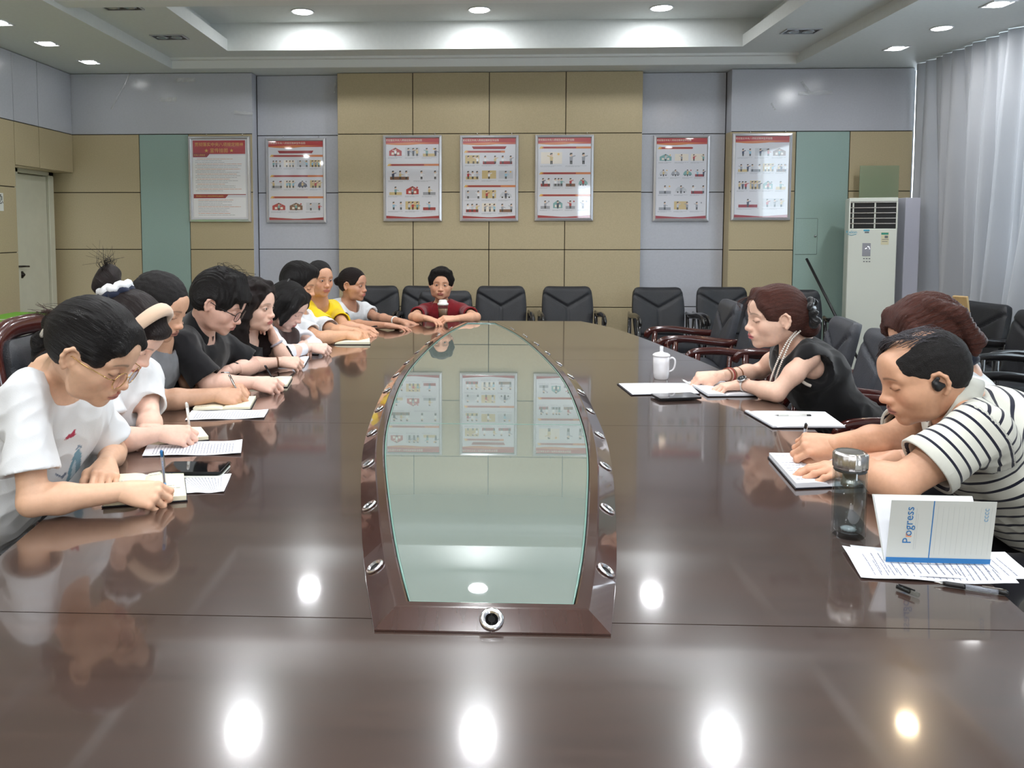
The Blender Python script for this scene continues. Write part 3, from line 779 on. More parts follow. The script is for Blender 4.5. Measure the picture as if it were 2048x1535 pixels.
for z in (.06, .40, .66): gd(MB().box((dx0+.02, dy0+.03, z), (dx1-.02, dy0+.06, z+.04)), 'cross_rail', M_alu)
for x in (dx0+.05, dx1-.10):
    for y in (dy0+.08, dy1-.12): gd(MB().box((x, y, 0), (x+.05, y+.05, .70)), 'leg', M_lilac)

# ================================================================ posters
M_pframe = mat('poster_frame', (214, 214, 218), .22, .7)
M_paper = mat('poster_paper', (216, 216, 222), .3, coat=1, coat_rough=.03); M_paper.node_tree.nodes['Principled BSDF'].inputs['Coat IOR'].default_value = 1.9
pal = {'red': (176, 44, 52), 'dred': (150, 30, 44), 'gold': (226, 178, 90), 'orange': (208, 120, 70), 'grey': (150, 152, 160), 'lgrey': (196, 198, 204), 'black': (44, 44, 50),
       'blue': (150, 190, 210), 'teal': (120, 165, 165), 'skin': (222, 190, 165), 'white': (236, 236, 238), 'tan': (206, 182, 130), 'brown': (120, 80, 60), 'cream': (232, 222, 208), 'navy': (60, 66, 90)}
PM = {k: mat('print_'+k, c, .3, coat=1, coat_rough=.03) for k, c in pal.items()}
for q_ in PM.values(): q_.node_tree.nodes['Principled BSDF'].inputs['Coat IOR'].default_value = 1.9
PK = list(PM)
class Print:
    def __init__(s, x0, z0, w, h, y): s.x0, s.z0, s.w, s.h, s.y = x0, z0, w, h, y; s.m = MB(); s.k = 0
    def poly(s, pts, col, lay=1):
        s.k += 1; y = s.y-.0002*lay-.0000015*s.k
        s.m.add([(s.x0+u*s.w, y, s.z0+v*s.h) for u, v in pts], [tuple(range(len(pts)))], PK.index(col))
    def rect(s, u0, v0, u1, v1, col, lay=1): s.poly([(u0, v0), (u1, v0), (u1, v1), (u0, v1)], col, lay)
    def disc(s, u, v, r, col, lay=2, n=10, sy=1):
        a = np.arange(n)*2*PI/n; s.poly([(u+r*math.cos(t), v+r*sy*s.w/s.h*math.sin(t)) for t in a], col, lay)
    def text(s, t, u, v, size, col, lay=3):
        tv, tf = text_mesh(t, size); s.k += 1
        s.m.add(np.stack([s.x0+u*s.w+tv[:, 0], np.full(len(tv), s.y-.0002*lay), s.z0+v*s.h+tv[:, 1]], 1), tf, PK.index(col))
    def line(s, u0, u1, v, r, col='grey', th=.0035):
        u = u0
        while u < u1-.01:
            l_ = min(r.uniform(.02, .12), u1-u); s.rect(u, v, u+l_, v+th, col, 1); u += l_+.008
    def figure(s, u, v, sc_, body, r, arm=0):
        asp = s.w/s.h; k = sc_
        s.poly([(u-.012*k, v), (u-.002*k, v), (u, v+.02*k), (u+.002*k, v), (u+.012*k, v), (u+.014*k, v+.028*k*1), (u-.014*k, v+.028*k)], 'black', 2)
        s.poly([(u-.015*k, v+.024*k), (u+.015*k, v+.024*k), (u+.018*k, v+.052*k), (u-.018*k, v+.052*k)], body, 2)
        s.poly([(u+.01*k, v+.048*k), (u+(.045*k if arm >= 0 else -.045*k), v+.036*k+abs(arm)*.02*k), (u+(.045*k if arm >= 0 else -.045*k), v+.043*k+abs(arm)*.02*k), (u, v+.054*k)], body, 2)
        s.disc(u, v+.064*k, .015*k, 'skin', 3, 9); s.poly([(u-.017*k, v+.064*k), (u+.012*k, v+.071*k), (u+.012*k, v+.079*k), (u-.012*k, v+.079*k)], 'black', 4)
    def scene(s, u0, v0, u1, v1, r):
        w_, h_ = u1-u0, v1-v0; kind = r.integers(0, 7); k = min(w_/.12, h_/.09)
        bodies = ['blue', 'white', 'grey', 'teal', 'navy', 'lgrey', 'red', 'tan']
        if kind in (0, 3): s.rect(u0+w_*.05, v0+h_*.1, u1-w_*.05, v1-h_*.05, ['cream', 'lgrey', 'tan'][r.integers(0, 3)], 1)
        if kind in (1, 4): s.rect(u0+w_*.1, v0+h_*.02, u1-w_*.1, v0+h_*.32, ['tan', 'brown', 'grey', 'dred'][r.integers(0, 4)], 2)
        if kind == 2:
            s.poly([(u0+w_*.1, v0+h_*.2), (u1-w_*.1, v0+h_*.2), (u1-w_*.15, v0+h_*.5), (u0+w_*.6, v0+h_*.75), (u0+w_*.3, v0+h_*.75), (u0+w_*.15, v0+h_*.5)], ['grey', 'teal', 'navy', 'lgrey'][r.integers(0, 4)], 2)
            s.disc(u0+w_*.28, v0+h_*.2, .012*k, 'black', 3); s.disc(u0+w_*.72, v0+h_*.2, .012*k, 'black', 3)
        elif kind == 5:
            s.poly([(u0+w_*.1, v0+h_*.1), (u1-w_*.1, v0+h_*.1), (u1-w_*.1, v0+h_*.6), (u0+w_*.5, v0+h_*.95), (u0+w_*.1, v0+h_*.6)], ['red', 'teal', 'brown', 'lgrey'][r.integers(0, 4)], 2)
            s.rect(u0+w_*.25, v0+h_*.2, u0+w_*.4, v0+h_*.45, 'cream', 3); s.rect(u0+w_*.6, v0+h_*.2, u0+w_*.75, v0+h_*.45, 'cream', 3)
        n_ = r.integers(1, 4) if kind not in (2, 5) else 1
        for i in range(n_):
            s.figure(u0+w_*(.22+.56*(i+.3*r.random())/max(n_-1, 1) if n_ > 1 else .5), v0+h_*.06, k*.95, bodies[r.integers(0, 8)], r, r.integers(-1, 2))
        if r.random() < .4: s.disc(u0+w_*.8, v0+h_*.8, .012*k, ['red', 'gold', 'grey'][r.integers(0, 3)], 2)
        for q in range(2): s.line(u0+w_*.02, u1-w_*(.05+.3*q), v0-.012-.009*q, r, 'grey', .003)
    def build(s, parent): return s.m.build('print', [PM[k] for k in PK], parent)
def wavy(p, v, th, col, amp, up=True):
    n = 14; u = np.linspace(0, 1, n)
    a = [(x, v+amp*math.sin(x*6+1)*(1 if up else -1)) for x in u]; b_ = [(x, v+(th if up else -th)) for x in u[::-1]]
    p.poly(a+b_ if not up else a+b_, col, 2)
def poster(px, y, label, layout, seed, tilt=0):
    (u0, v0), (u1, v1) = px
    a = P(u0, v1, Y=y-.03); b_ = P(u1, v0, Y=y-.03); x0, z0, x1, z1 = a[0], a[2], b_[0], b_[2]
    w_, h_ = x1-x0, z1-z0; fw = .034; y = y-.004
    o = thing('framed_poster', label, 'poster', ((x0+x1)/2, y, z0), group='framed posters on the back wall')
    m = MB(); ins = [(0, -.0), (.006, -.020), (fw-.008, -.024), (fw, -.014)]
    L_ = []
    for d, yy in ins: L_.append([(x0+d, y+yy, z0+d), (x1-d, y+yy, z0+d), (x1-d, y+yy, z1-d), (x0+d, y+yy, z1-d), (x0+d, y+yy, z0+d)])
    m.grid(np.array(L_).transpose(1, 0, 2)[::-1], smooth=False)
    m.build('poster_frame', M_pframe, None)
    fo = sc.collection.objects[-1]
    fo.parent = o; fo.location = -np.array(o.location)
    sh = MB().box((x0+fw, y-.014, z0+fw), (x1-fw, y-.001, z1-fw)).build('poster_sheet', M_paper, o); sh.location = fo.location
    for xx in (x0+w_*.3, x1-w_*.12):
        k_ = MB().tube([(xx, y-.01, z1), (xx, y-.012, z1+.018), (xx+.006, y-.004, z1+.02)], .003, 6).build('hanging_hook', M_chrome, o); k_.location = fo.location
    iw, ih = w_-2*fw, h_-2*fw
    p = Print(x0+fw, z0+fw, iw, ih, y-.014); r = np.random.default_rng(seed)
    if layout == 'text':
        p.rect(.03, .815, .97, .985, 'red'); p.rect(.03, .31, .97, .80, 'white'); p.rect(.03, .02, .97, .27, 'white')
        p.poly([(.03, .775), (.28, .775), (.33, .815), (.33, .83), (.03, .83)], 'dred', 2); p.poly([(.03, .26), (.60, .26), (.65, .30), (.65, .31), (.03, .31)], 'dred', 2)
        p.rect(.03, .303, .97, .312, 'dred', 1)
        p.text('贯彻落实中央八项规定精神', .5, .93, iw*.073, 'gold'); p.text('★ 宣传挂图 ★', .5, .855, iw*.082, 'gold')
        p.text('中央八项规定', .15, .80, iw*.034, 'gold'); p.text('贯彻落实中央八项规定精神的实施细则', .32, .285, iw*.029, 'gold')
        v = .75
        for i in range(21):
            if v > .33: p.line(.07 if i % 3 else .10, r.uniform(.55, .93), v, r, 'grey' if i % 3 else 'orange', .0045)
            v -= .021
        for i in range(10): p.line(.11, r.uniform(.5, .9), .235-.021*i, r, 'grey' if i % 4 else 'orange', .0045)
    else:
        p.rect(0, .925, 1, 1, 'red'); p.poly([(0, .925)]+[(x, .925-.012*math.sin(x*5)) for x in np.linspace(.05, 1, 12)]+[(1, .94), (.5, .95), (0, .935)], 'orange', 2)
        p.text('贯彻落实中央八项规定精神宣传挂图', .34, .972, iw*.043, 'cream')
        p.poly([(0, 0), (1, 0), (1, .035)]+[(x, .012+.022*abs(x-.5)*2) for x in np.linspace(1, 0, 12)], 'dred', 2)
        for it in layout:
            if it[0] == 'bar':
                p.poly([(.04, it[1]), (it[2] if len(it) > 2 else 1, it[1]), (it[2] if len(it) > 2 else 1, it[1]+.026), (.07, it[1]+.026)], 'orange', 1)
                p.poly([(.02, it[1]), (.06, it[1]), (.09, it[1]+.028), (.05, it[1]+.028)], 'gold', 2); p.rect(.10, it[1]+.004, .72, it[1]+.022, 'dred', 2)
                p.line(.12, .68, it[1]+.010, r, 'cream', .005)
            elif it[0] == 'title':
                p.poly([(.2, it[1]), (.8, it[1]), (.83, it[1]+.034), (.17, it[1]+.034)], 'dred', 2); p.line(.24, .76, it[1]+.014, r, 'cream', .008)
            elif it[0] == 'row':
                n = it[2]; hh = it[3]
                for i in range(n): p.scene(.03+i*.96/n, it[1], .03+(i+.93)*.96/n, it[1]+hh, r)
    po = p.build(o); po.location = fo.location
    return o
L2 = [('title', .845), ('bar', .80), ('row', .665, 4, .10), ('bar', .545), ('row', .40, 4, .11), ('bar', .275), ('row', .115, 3, .11)]
L3 = [('row', .77, 3, .12), ('bar', .655), ('row', .48, 2, .13), ('row', .29, 3, .12), ('row', .10, 3, .12)]
L4 = [('title', .865), ('bar', .82, .8), ('row', .675, 3, .12), ('row', .485, 3, .12), ('bar', .39), ('row', .24, 3, .12), ('row', .075, 3, .12)]
L5 = [('bar', .865), ('row', .66, 2, .17), ('bar', .545), ('row', .39, 4, .12), ('bar', .27), ('row', .11, 4, .12)]
L6 = [('bar', .865, .7), ('row', .71, 3, .10), ('row', .52, 4, .10), ('row', .305, 3, .12), ('row', .10, 3, .12)]
L7 = [('row', .75, 3, .11), ('row', .56, 4, .11), ('row', .34, 4, .12), ('row', .12, 2, .12)]
poster(((378, 271), (499, 444)), YB, 'framed poster of text only under a red heading, leftmost on the back wall', 'text', 1)
poster(((532, 275), (651, 446)), YR, 'framed red and white picture poster in the left grey recess', L2, 2)
poster(((766, 269), (884, 443)), YC, 'framed picture poster on the beige panels, left one of the middle three', L3, 3)
poster(((919, 269), (1038, 443)), YC, 'framed picture poster on the beige panels, centre one of the middle three', L4, 4)
poster(((1069, 268), (1189, 442)), YC, 'framed picture poster on the beige panels, right one of the middle three', L5, 5)
poster(((1305, 269), (1422, 443)), YR, 'framed picture poster in the right grey recess above an empty chair', L6, 6)
poster(((1462, 265), (1587, 441)), YB, 'framed poster with window glare across it, rightmost on the back wall', L7, 7)
# ================================================================ people: smooth blended volumes meshed with surface nets
def rot_h(yaw, pitch=0, roll=0):
    return np.array(Matrix.Rotation(math.radians(yaw), 3, 'Z') @ Matrix.Rotation(math.radians(pitch), 3, 'Y') @ Matrix.Rotation(math.radians(roll), 3, 'X'))
class Vol:
    def __init__(s): s.p = []
    def cone(s, a, b, ra, rb, k=.02, op='u', cap=False): s.p.append(('c', np.array(a, float), np.array(b, float), ra, rb, k, op, cap)); return s
    def chain(s, pts, rs, k=.02, op='u'):
        for i in range(len(pts)-1): s.cone(pts[i], pts[i+1], rs[i], rs[i+1], k, op)
        return s
    def ell(s, c, r, k=.02, op='u', R=None): s.p.append(('e', np.array(c, float), np.array(r, float), np.eye(3) if R is None else np.array(R), k, op)); return s
    def plane(s, c, n, k=.0): s.p.append(('p', np.array(c, float), np.array(n, float)/np.linalg.norm(n), k)); return s
    def moved(s, R, t):
        o = Vol(); R = np.array(R); t = np.array(t)
        for q in s.p:
            if q[0] == 'c': o.p.append(('c', R@q[1]+t, R@q[2]+t)+q[3:])
            elif q[0] == 'e': o.p.append(('e', R@q[1]+t, q[2], R@q[3])+q[4:])
            else: o.p.append(('p', R@q[1]+t, R@q[2], q[3]))
        return o
    def __add__(s, o): r = Vol(); r.p = s.p+o.p; return r
    def mesh(s, lo, hi, res):
        lo = np.array(lo, float); hi = np.array(hi, float); n = np.ceil((hi-lo)/res).astype(int)+1
        ax = [lo[i]+res*np.arange(n[i]) for i in range(3)]
        D = np.full(n, .06, np.float32)
        for q in s.p:
            if q[0] == 'p':
                d = (ax[0][:, None, None]-q[1][0])*q[2][0]+(ax[1][None, :, None]-q[1][1])*q[2][1]+(ax[2][None, None]-q[1][2])*q[2][2]
                D = np.maximum(D, d.astype(np.float32)); continue
            if q[0] == 'c': _, a, b, ra, rb, k, op, cap = q; r = max(ra, rb); bl, bh = np.minimum(a, b)-r, np.maximum(a, b)+r
            else: _, c, rad, R, k, op = q; e = np.sqrt(((R*rad)**2).sum(1)); bl, bh = c-e, c+e
            pad = k+2*res+(.0 if op == 'u' else .012)
            i0 = np.clip(np.floor((bl-pad-lo)/res).astype(int), 0, n); i1 = np.clip(np.ceil((bh+pad-lo)/res).astype(int)+1, 0, n)
            if (i1 <= i0).any(): continue
            sl = tuple(slice(i0[i], i1[i]) for i in range(3))
            X, Y, Z = np.meshgrid(*[ax[i][sl[i]].astype(np.float32) for i in range(3)], indexing='ij', sparse=True)
            if q[0] == 'c':
                ab = b-a; L2_ = max(ab@ab, 1e-9)
                t = ((X-a[0])*ab[0]+(Y-a[1])*ab[1]+(Z-a[2])*ab[2])/L2_
                tc = np.clip(t, 0, 1)
                d = np.sqrt((X-a[0]-tc*ab[0])**2+(Y-a[1]-tc*ab[1])**2+(Z-a[2]-tc*ab[2])**2)-(ra+(rb-ra)*tc)
                if cap: d = np.maximum(d, (t-1)*math.sqrt(L2_))
            else:
                x, y, z = X-c[0], Y-c[1], Z-c[2]
                l = [x*R[0, i]+y*R[1, i]+z*R[2, i] for i in range(3)]
                k0 = np.sqrt(sum((l[i]/rad[i])**2 for i in range(3)))+1e-9; k1 = np.sqrt(sum((l[i]/rad[i]**2)**2 for i in range(3)))+1e-9
                d = k0*(k0-1)/k1
            S = D[sl]
            if op == 'u':
                h = np.clip(k-np.abs(S-d), 0, None)/max(k, 1e-6); D[sl] = np.minimum(S, d)-h*h*k*.25
            else:
                h = np.clip(k-np.abs(S+d), 0, None)/max(k, 1e-6); D[sl] = np.maximum(S, -d)+h*h*k*.25
        return nets(D, lo, res)
def nets(D, lo, res):
    D[0] = D[-1] = .05; D[:, 0] = D[:, -1] = .05; D[:, :, 0] = D[:, :, -1] = .05
    s_ = D < 0; n = D.shape
    acc = np.zeros((n[0]-1, n[1]-1, n[2]-1), np.int8)
    for dx in (0, 1):
        for dy in (0, 1):
            for dz in (0, 1): acc += s_[dx:n[0]-1+dx, dy:n[1]-1+dy, dz:n[2]-1+dz]
    act = (acc > 0) & (acc < 8); ci = np.argwhere(act); idx = -np.ones(act.shape, np.int64); idx[act] = np.arange(len(ci))
    if not len(ci): return np.zeros((0, 3)), np.zeros((0, 4), int)
    ps = np.zeros((len(ci), 3)); cn = np.zeros(len(ci))
    cor = [(a, b, c) for a in (0, 1) for b in (0, 1) for c in (0, 1)]
    for c0 in cor:
        for a in range(3):
            if c0[a]: continue
            c1 = list(c0); c1[a] = 1
            v0 = D[ci[:, 0]+c0[0], ci[:, 1]+c0[1], ci[:, 2]+c0[2]]; v1 = D[ci[:, 0]+c1[0], ci[:, 1]+c1[1], ci[:, 2]+c1[2]]
            m = (v0 < 0) != (v1 < 0); t = np.where(m, v0/np.where(m, v0-v1, 1), 0)
            pt = np.array(c0, float)[None].repeat(len(ci), 0); pt[:, a] = t
            ps[m] += pt[m]; cn[m] += 1
    V = lo+res*(ci+ps/cn[:, None]); F = []
    for a in range(3):
        b, c = (a+1) % 3, (a+2) % 3
        sa = [slice(None)]*3; sb = [slice(None)]*3; sa[a] = slice(0, -1); sb[a] = slice(1, None)
        A, B = s_[tuple(sa)], s_[tuple(sb)]; E = np.argwhere(A != B)
        E = E[(E[:, b] > 0) & (E[:, c] > 0) & (E[:, b] < n[b]-1) & (E[:, c] < n[c]-1)]
        fl_ = A[E[:, 0], E[:, 1], E[:, 2]]
        def g(db, dc):
            q = E.copy(); q[:, b] -= db; q[:, c] -= dc; return idx[q[:, 0], q[:, 1], q[:, 2]]
        Q = np.stack([g(1, 1), g(0, 1), g(0, 0), g(1, 0)], 1); Q[~fl_] = Q[~fl_][:, ::-1]; F.append(Q)
    return V, np.vstack(F)
def vnormals(V, F):
    nn = np.cross(V[F[:, 2]]-V[F[:, 0]], V[F[:, 3]]-V[F[:, 1]]); N = np.zeros_like(V)
    for i in range(4): np.add.at(N, F[:, i], nn)
    return N/(np.linalg.norm(N, axis=1)[:, None]+1e-12)
def to_obj(name, V, F, m, parent=None, R=None, t=None, col=None, attrs=None):
    me = bpy.data.meshes.new(name); me.vertices.add(len(V)); me.vertices.foreach_set('co', np.asarray(V, np.float32).ravel())
    me.loops.add(F.size); me.loops.foreach_set('vertex_index', F.ravel().astype(np.int32)); me.polygons.add(len(F))
    me.polygons.foreach_set('loop_start', np.arange(0, F.size, 4, dtype=np.int32)); me.polygons.foreach_set('loop_total', np.full(len(F), 4, np.int32))
    me.polygons.foreach_set('use_smooth', np.ones(len(F), bool)); me.update(calc_edges=True)
    me.materials.append(m)
    if col is not None:
        ca = me.color_attributes.new('Col', 'FLOAT_COLOR', 'POINT')
        ca.data.foreach_set('color', np.hstack([col, np.ones((len(V), 1))]).astype(np.float32).ravel())
    for k, a in (attrs or {}).items():
        at = me.attributes.new(k, 'FLOAT', 'POINT'); at.data.foreach_set('value', np.asarray(a, np.float32))
    o = bpy.data.objects.new(name, me); sc.collection.objects.link(o)
    if parent is not None: o.parent = parent
    if R is not None:
        M4 = Matrix(np.vstack([np.hstack([R, np.array(t)[:, None]]), [0, 0, 0, 1]]).tolist()); o.matrix_local = M4
    elif t is not None: o.location = t
    return o
# cheap smooth 3-D noise for folds
def fold_noise(p, seed, freqs=((9, 1.0), (19, .5), (37, .25))):
    r = np.random.default_rng(seed); out = np.zeros(len(p))
    for f, a in freqs:
        for _ in range(4):
            d = r.normal(size=3); d /= np.linalg.norm(d); e = r.normal(size=3); e /= np.linalg.norm(e)
            out += a*np.sin(p@d*f*2+1.5*np.sin(p@e*f+r.uniform(0, 6))+r.uniform(0, 6))/4
    return out
# ---------------------------------------------------------------- hand
_hands = {}
HP = {'pen': dict(i=(48, 52, 25), m=(58, 62, 30), r=(64, 70, 35), p=(66, 70, 35), th=((.050, .034, -.030), (.078, .030, -.046), (.098, .022, -.056))),
      'flat': dict(i=(10, 14, 8), m=(8, 14, 8), r=(10, 16, 10), p=(12, 18, 10), th=((.050, .050, -.012), (.076, .062, -.018), (.098, .066, -.022))),
      'rest': dict(i=(24, 34, 16), m=(30, 38, 20), r=(36, 42, 22), p=(38, 42, 22), th=((.050, .046, -.018), (.076, .052, -.030), (.096, .048, -.040))),
      'curl': dict(i=(45, 55, 30), m=(55, 62, 35), r=(62, 66, 38), p=(66, 66, 38), th=((.050, .042, -.026), (.074, .042, -.044), (.090, .030, -.056))),
      'grip': dict(i=(38, 42, 25), m=(40, 44, 28), r=(44, 46, 28), p=(46, 48, 28), th=((.048, .048, -.034), (.068, .046, -.062), (.080, .036, -.082)))}
def hand_mesh(pose, res=.0024):
    if (pose, res) in _hands: return _hands[(pose, res)]
    h = HP[pose]; v = Vol()
    base = {'i': (.088, .027, .002), 'm': (.093, .006, .005), 'r': (.088, -.015, .003), 'p': (.079, -.034, -.002)}
    ln = {'i': (.043, .026, .019), 'm': (.048, .030, .020), 'r': (.044, .028, .020), 'p': (.034, .021, .018)}
    rad = {'i': .0094, 'm': .0096, 'r': .0090, 'p': .0080}
    lm = {}
    for f in 'imrp':
        b = np.array(base[f]); v.cone((.012, b[1]*.45, 0), b, .0155, .0112, .016)
    v.ell((.045, 0, -.004), (.045, .036, .0145), .015)
    v.chain([(.010, .016, -.006), h['th'][0], h['th'][1], h['th'][2]], [.0165, .0150, .0108, .0082], .012)
    v.cone((.015, .018, -.008), (.070, .030, -.010), .014, .010, .014)
    for f in 'imrp':
        p = np.array(base[f]); a = 0; dy = {'i': .05, 'm': .0, 'r': -.04, 'p': -.10}[f]*(1 if pose in ('flat', 'rest') else .3)
        pts = [p]; rr = [rad[f]*1.12]
        for k in range(3):
            a += math.radians(h[f][k]); d = np.array((math.cos(a), dy*math.cos(a), -math.sin(a)))
            p = p+d*ln[f][k]; pts.append(p); rr.append(rad[f]*(1.02, .93, .80)[k])
        for k in range(3): v.cone(pts[k], pts[k+1], rr[k], rr[k+1], .0035 if k else .006)
        for k in (1, 2): v.ell(pts[k], [rr[k]*1.08]*3, .004)
        lm[f] = pts
    v.cone((-.035, 0, -.001), (.02, 0, -.002), .024, .020, .02)
    v.ell((-.01, 0, 0), (.03, .026, .019), .01)
    V, F = v.mesh((-.04, -.075, -.13), (.22, .10, .045), res)
    lm['t'] = h['th']
    _hands[(pose, res)] = (V, F, lm); return _hands[(pose, res)]
# ---------------------------------------------------------------- head
def head_vol(w=1.0, jaw=1.0, fat=1.0, nose=1.0, eyes='down', man=False, oldx=0.):
    v = Vol()
    v.ell((-.014, 0, .030), (.096, .076*w, .080), .02)
    v.ell((-.050, 0, .005), (.055, .060*w, .062), .03)
    v.ell((.028, 0, -.022), (.060, .062*w*fat, .080), .03)
    v.ell((.030, 0, -.070), (.050, .050*w*fat*jaw, .044), .025)
    v.ell((.068, 0, -.100), (.016, .022*jaw, .016), .022)
    for s_ in (-1, 1):
        v.ell((.046, s_*.046*w, -.034), (.028, .020*fat, .024), .02)
        v.cone((.012, s_*.054*w*fat, -.030), (.020, s_*.045*w*jaw*fat, -.080), .020, .018, .03)
        v.cone((.079, s_*.012, .014), (.066, s_*.046*w, .016), .012, .010, .016)
    v.ell((.070, 0, .040), (.022, .045, .035), .02)
    for s_ in (-1, 1): v.ell((.100, s_*.031, -.003), (.022, .020, .012), .016, 's')
    for s_ in (-1, 1):
        ev = (.0735, s_*.031, -.004)
        v.ell(ev, (.0135, .0165, .0125), .004)
        if eyes == 'open': v.ell((.091, s_*.031, -.004), (.009, .0125, .0046), .003, 's')
        else: v.ell((.0925, s_*.031, -.0125), (.006, .012, .0016), .003, 's')
    v.cone((.082, 0, .002), (.0985, 0, -.034), .0085, .0092*nose, .016)
    v.ell((.1015, 0, -.0385), (.0115*nose, .0118*nose, .0092), .010)
    for s_ in (-1, 1):
        v.ell((.0935, s_*.0135*nose, -.0415), (.0105, .0078, .0075), .007)
        v.ell((.0985, s_*.0066, -.0485), (.005, .0032, .0024), .003, 's')
    v.ell((.080, 0, -.066), (.017, .028, .020), .016)
    v.ell((.0905, 0, -.0655), (.0085, .0225, .0055), .007); v.ell((.0895, 0, -.0750), (.0090, .0195, .0062), .007)
    v.ell((.101, 0, -.0703), (.010, .023, .0010), .003, 's')
    v.ell((.095, 0, -.056), (.005, .0035, .006), .005, 's')
    v.ell((.096, 0, -.087), (.008, .018, .005), .008, 's')
    for s_ in (-1, 1):   # ears: rim, plate, lobe
        e = rot_h(-s_*24, 10, 0); c = np.array((-.010, s_*.0775*w, -.008))
        q = lambda x, y, z: c+e@np.array((x, s_*y, z))
        v.ell(c+e@np.array((.002, 0, -.002)), (.0165, .0045, .026), .006, 'u', e)
        arc = [(.013, .004, -.004), (.015, .005, .012), (.006, .006, .025), (-.008, .0065, .025), (-.018, .007, .012), (-.018, .0065, -.004), (-.011, .005, -.018), (-.001, .003, -.028)]
        v.chain([q(*p_) for p_ in arc], [.004, .0045, .0048, .0048, .0048, .0046, .0050, .0062], .004)
        v.ell(q(.004, .007, -.006), (.008, .0045, .011), .004, 's', e)
        v.ell(q(.011, .003, -.010), (.004, .004, .006), .004)
    return v
def head_paint(V, base, brow=.6, lipc=(188, 112, 104), man=False, stubble=0, blush=.25, hairc=(34, 26, 24), eyes='down'):
    base = np.array(lin(base)); C = np.tile(base, (len(V), 1)); x, y, z = V[:, 0], np.abs(V[:, 1]), V[:, 2]; hc = np.array(lin(hairc))
    def mixin(m, c): C[:] = C*(1-m[:, None])+np.array(c)*m[:, None]
    mixin(blush*np.exp(-(((y-.042)/.018)**2+((z+.036)/.018)**2))*(x > .02), base*np.array((1.12, .78, .74)))
    mixin(.35*np.exp(-((x-.106)/.014)**2-((z+.042)/.012)**2), base*np.array((1.1, .8, .75)))
    if stubble: mixin(stubble*sstep(-.052, -.068, z)*(x > .0), base*np.array((.62, .62, .66)))
    lip = np.array(lin(lipc))
    m = (x > .082)*np.clip(1.35-((V[:, 1])/.023)**2-(((z+.0705)/.0112))**2, 0, 1); mixin(np.clip(m*1.8, 0, 1)*.85, lip)
    m = (x > .085)*np.exp(-((z+.0703)/.0015)**2)*(y < .024); mixin(m*.8, lip*.35)
    t = np.clip((y-.013)/.037, 0, 1); zc = .0185+.0055*np.sin(t*2.6)-.005*t
    m = (x > .03)*np.exp(-((z-zc)/(.0036-.0014*t))**2)*sstep(.010, .015, y)*sstep(.055, .046, y); mixin(m*brow, hc)
    for zz, th, st in (((-.0125, .0016, .9),) if eyes != 'open' else ((.0012, .0016, .85), (-.0098, .0011, .35))):
        ze = zz+.0035*(((y-.031)/.014)**2)*(1 if zz < 0 else -1)
        m = (x > .06)*np.exp(-((z-ze)/th)**2)*(np.abs(y-.031) < .0165); mixin(m*st, hc*.8)
    mixin(.22*np.exp(-(((y-.031)/.018)**2+((z+.004)/.014)**2))*(x > .06), base*np.array((.72, .58, .55)))
    return C
def ponder_arm(v, S, E, W, ru, re, rw, k=.025):
    S, E, W = map(np.array, (S, E, W))
    v.cone(S, S+(E-S)*.45, ru, ru*.98, k); v.cone(S+(E-S)*.45, E, ru*.98, re, k)
    m = E+(W-E)*.28; v.cone(E, m, re*.98, re*1.06, k); v.cone(m, W, re*1.06, rw, k)
M_skin = mat('skin', (220, 180, 155), .42, attr='Col', noise=.04, nscale=90, sss=.06, bump=.06, bscale=900, spec=.45)
M_lash = mat('eyeball_white', (225, 222, 218), .15, coat=.6)
M_iris = mat('iris', (34, 22, 18), .1, coat=1)
M_nail = mat('nail', (226, 178, 168), .25)
def hairmat(n_, c, rough=.38, stretch=(1, 14, 14)):
    return mat(n_, c, rough, noise=.35, nscale=26, stretch=stretch, bump=.8, bscale=60, spec=.3, detail=8)
H_black = hairmat('black_hair', (19, 16, 16)); H_brown = hairmat('brown_hair', (62, 36, 32)); H_dkbrown = hairmat('dark_brown_hair', (30, 21, 20)); H_redbrown = hairmat('chestnut_hair', (78, 44, 36))
H_grey = hairmat('greying_hair', (92, 90, 96)); H_short = mat('cropped_hair', (24, 21, 21), .8, noise=.3, nscale=120, bump=.7, bscale=500)
def basis(x, up):
    x = np.array(x, float); x /= np.linalg.norm(x); up = np.array(up, float); z = up-x*(up@x); z /= np.linalg.norm(z); return np.stack([x, np.cross(z, x), z], 1)
def cloth_mat(n_, c, rough=.85, noise=.03, bump=.15): return mat(n_, c, rough, noise=noise, nscale=30, bump=bump, bscale=700, sheen=.2, spec=.2)
EYE = {}
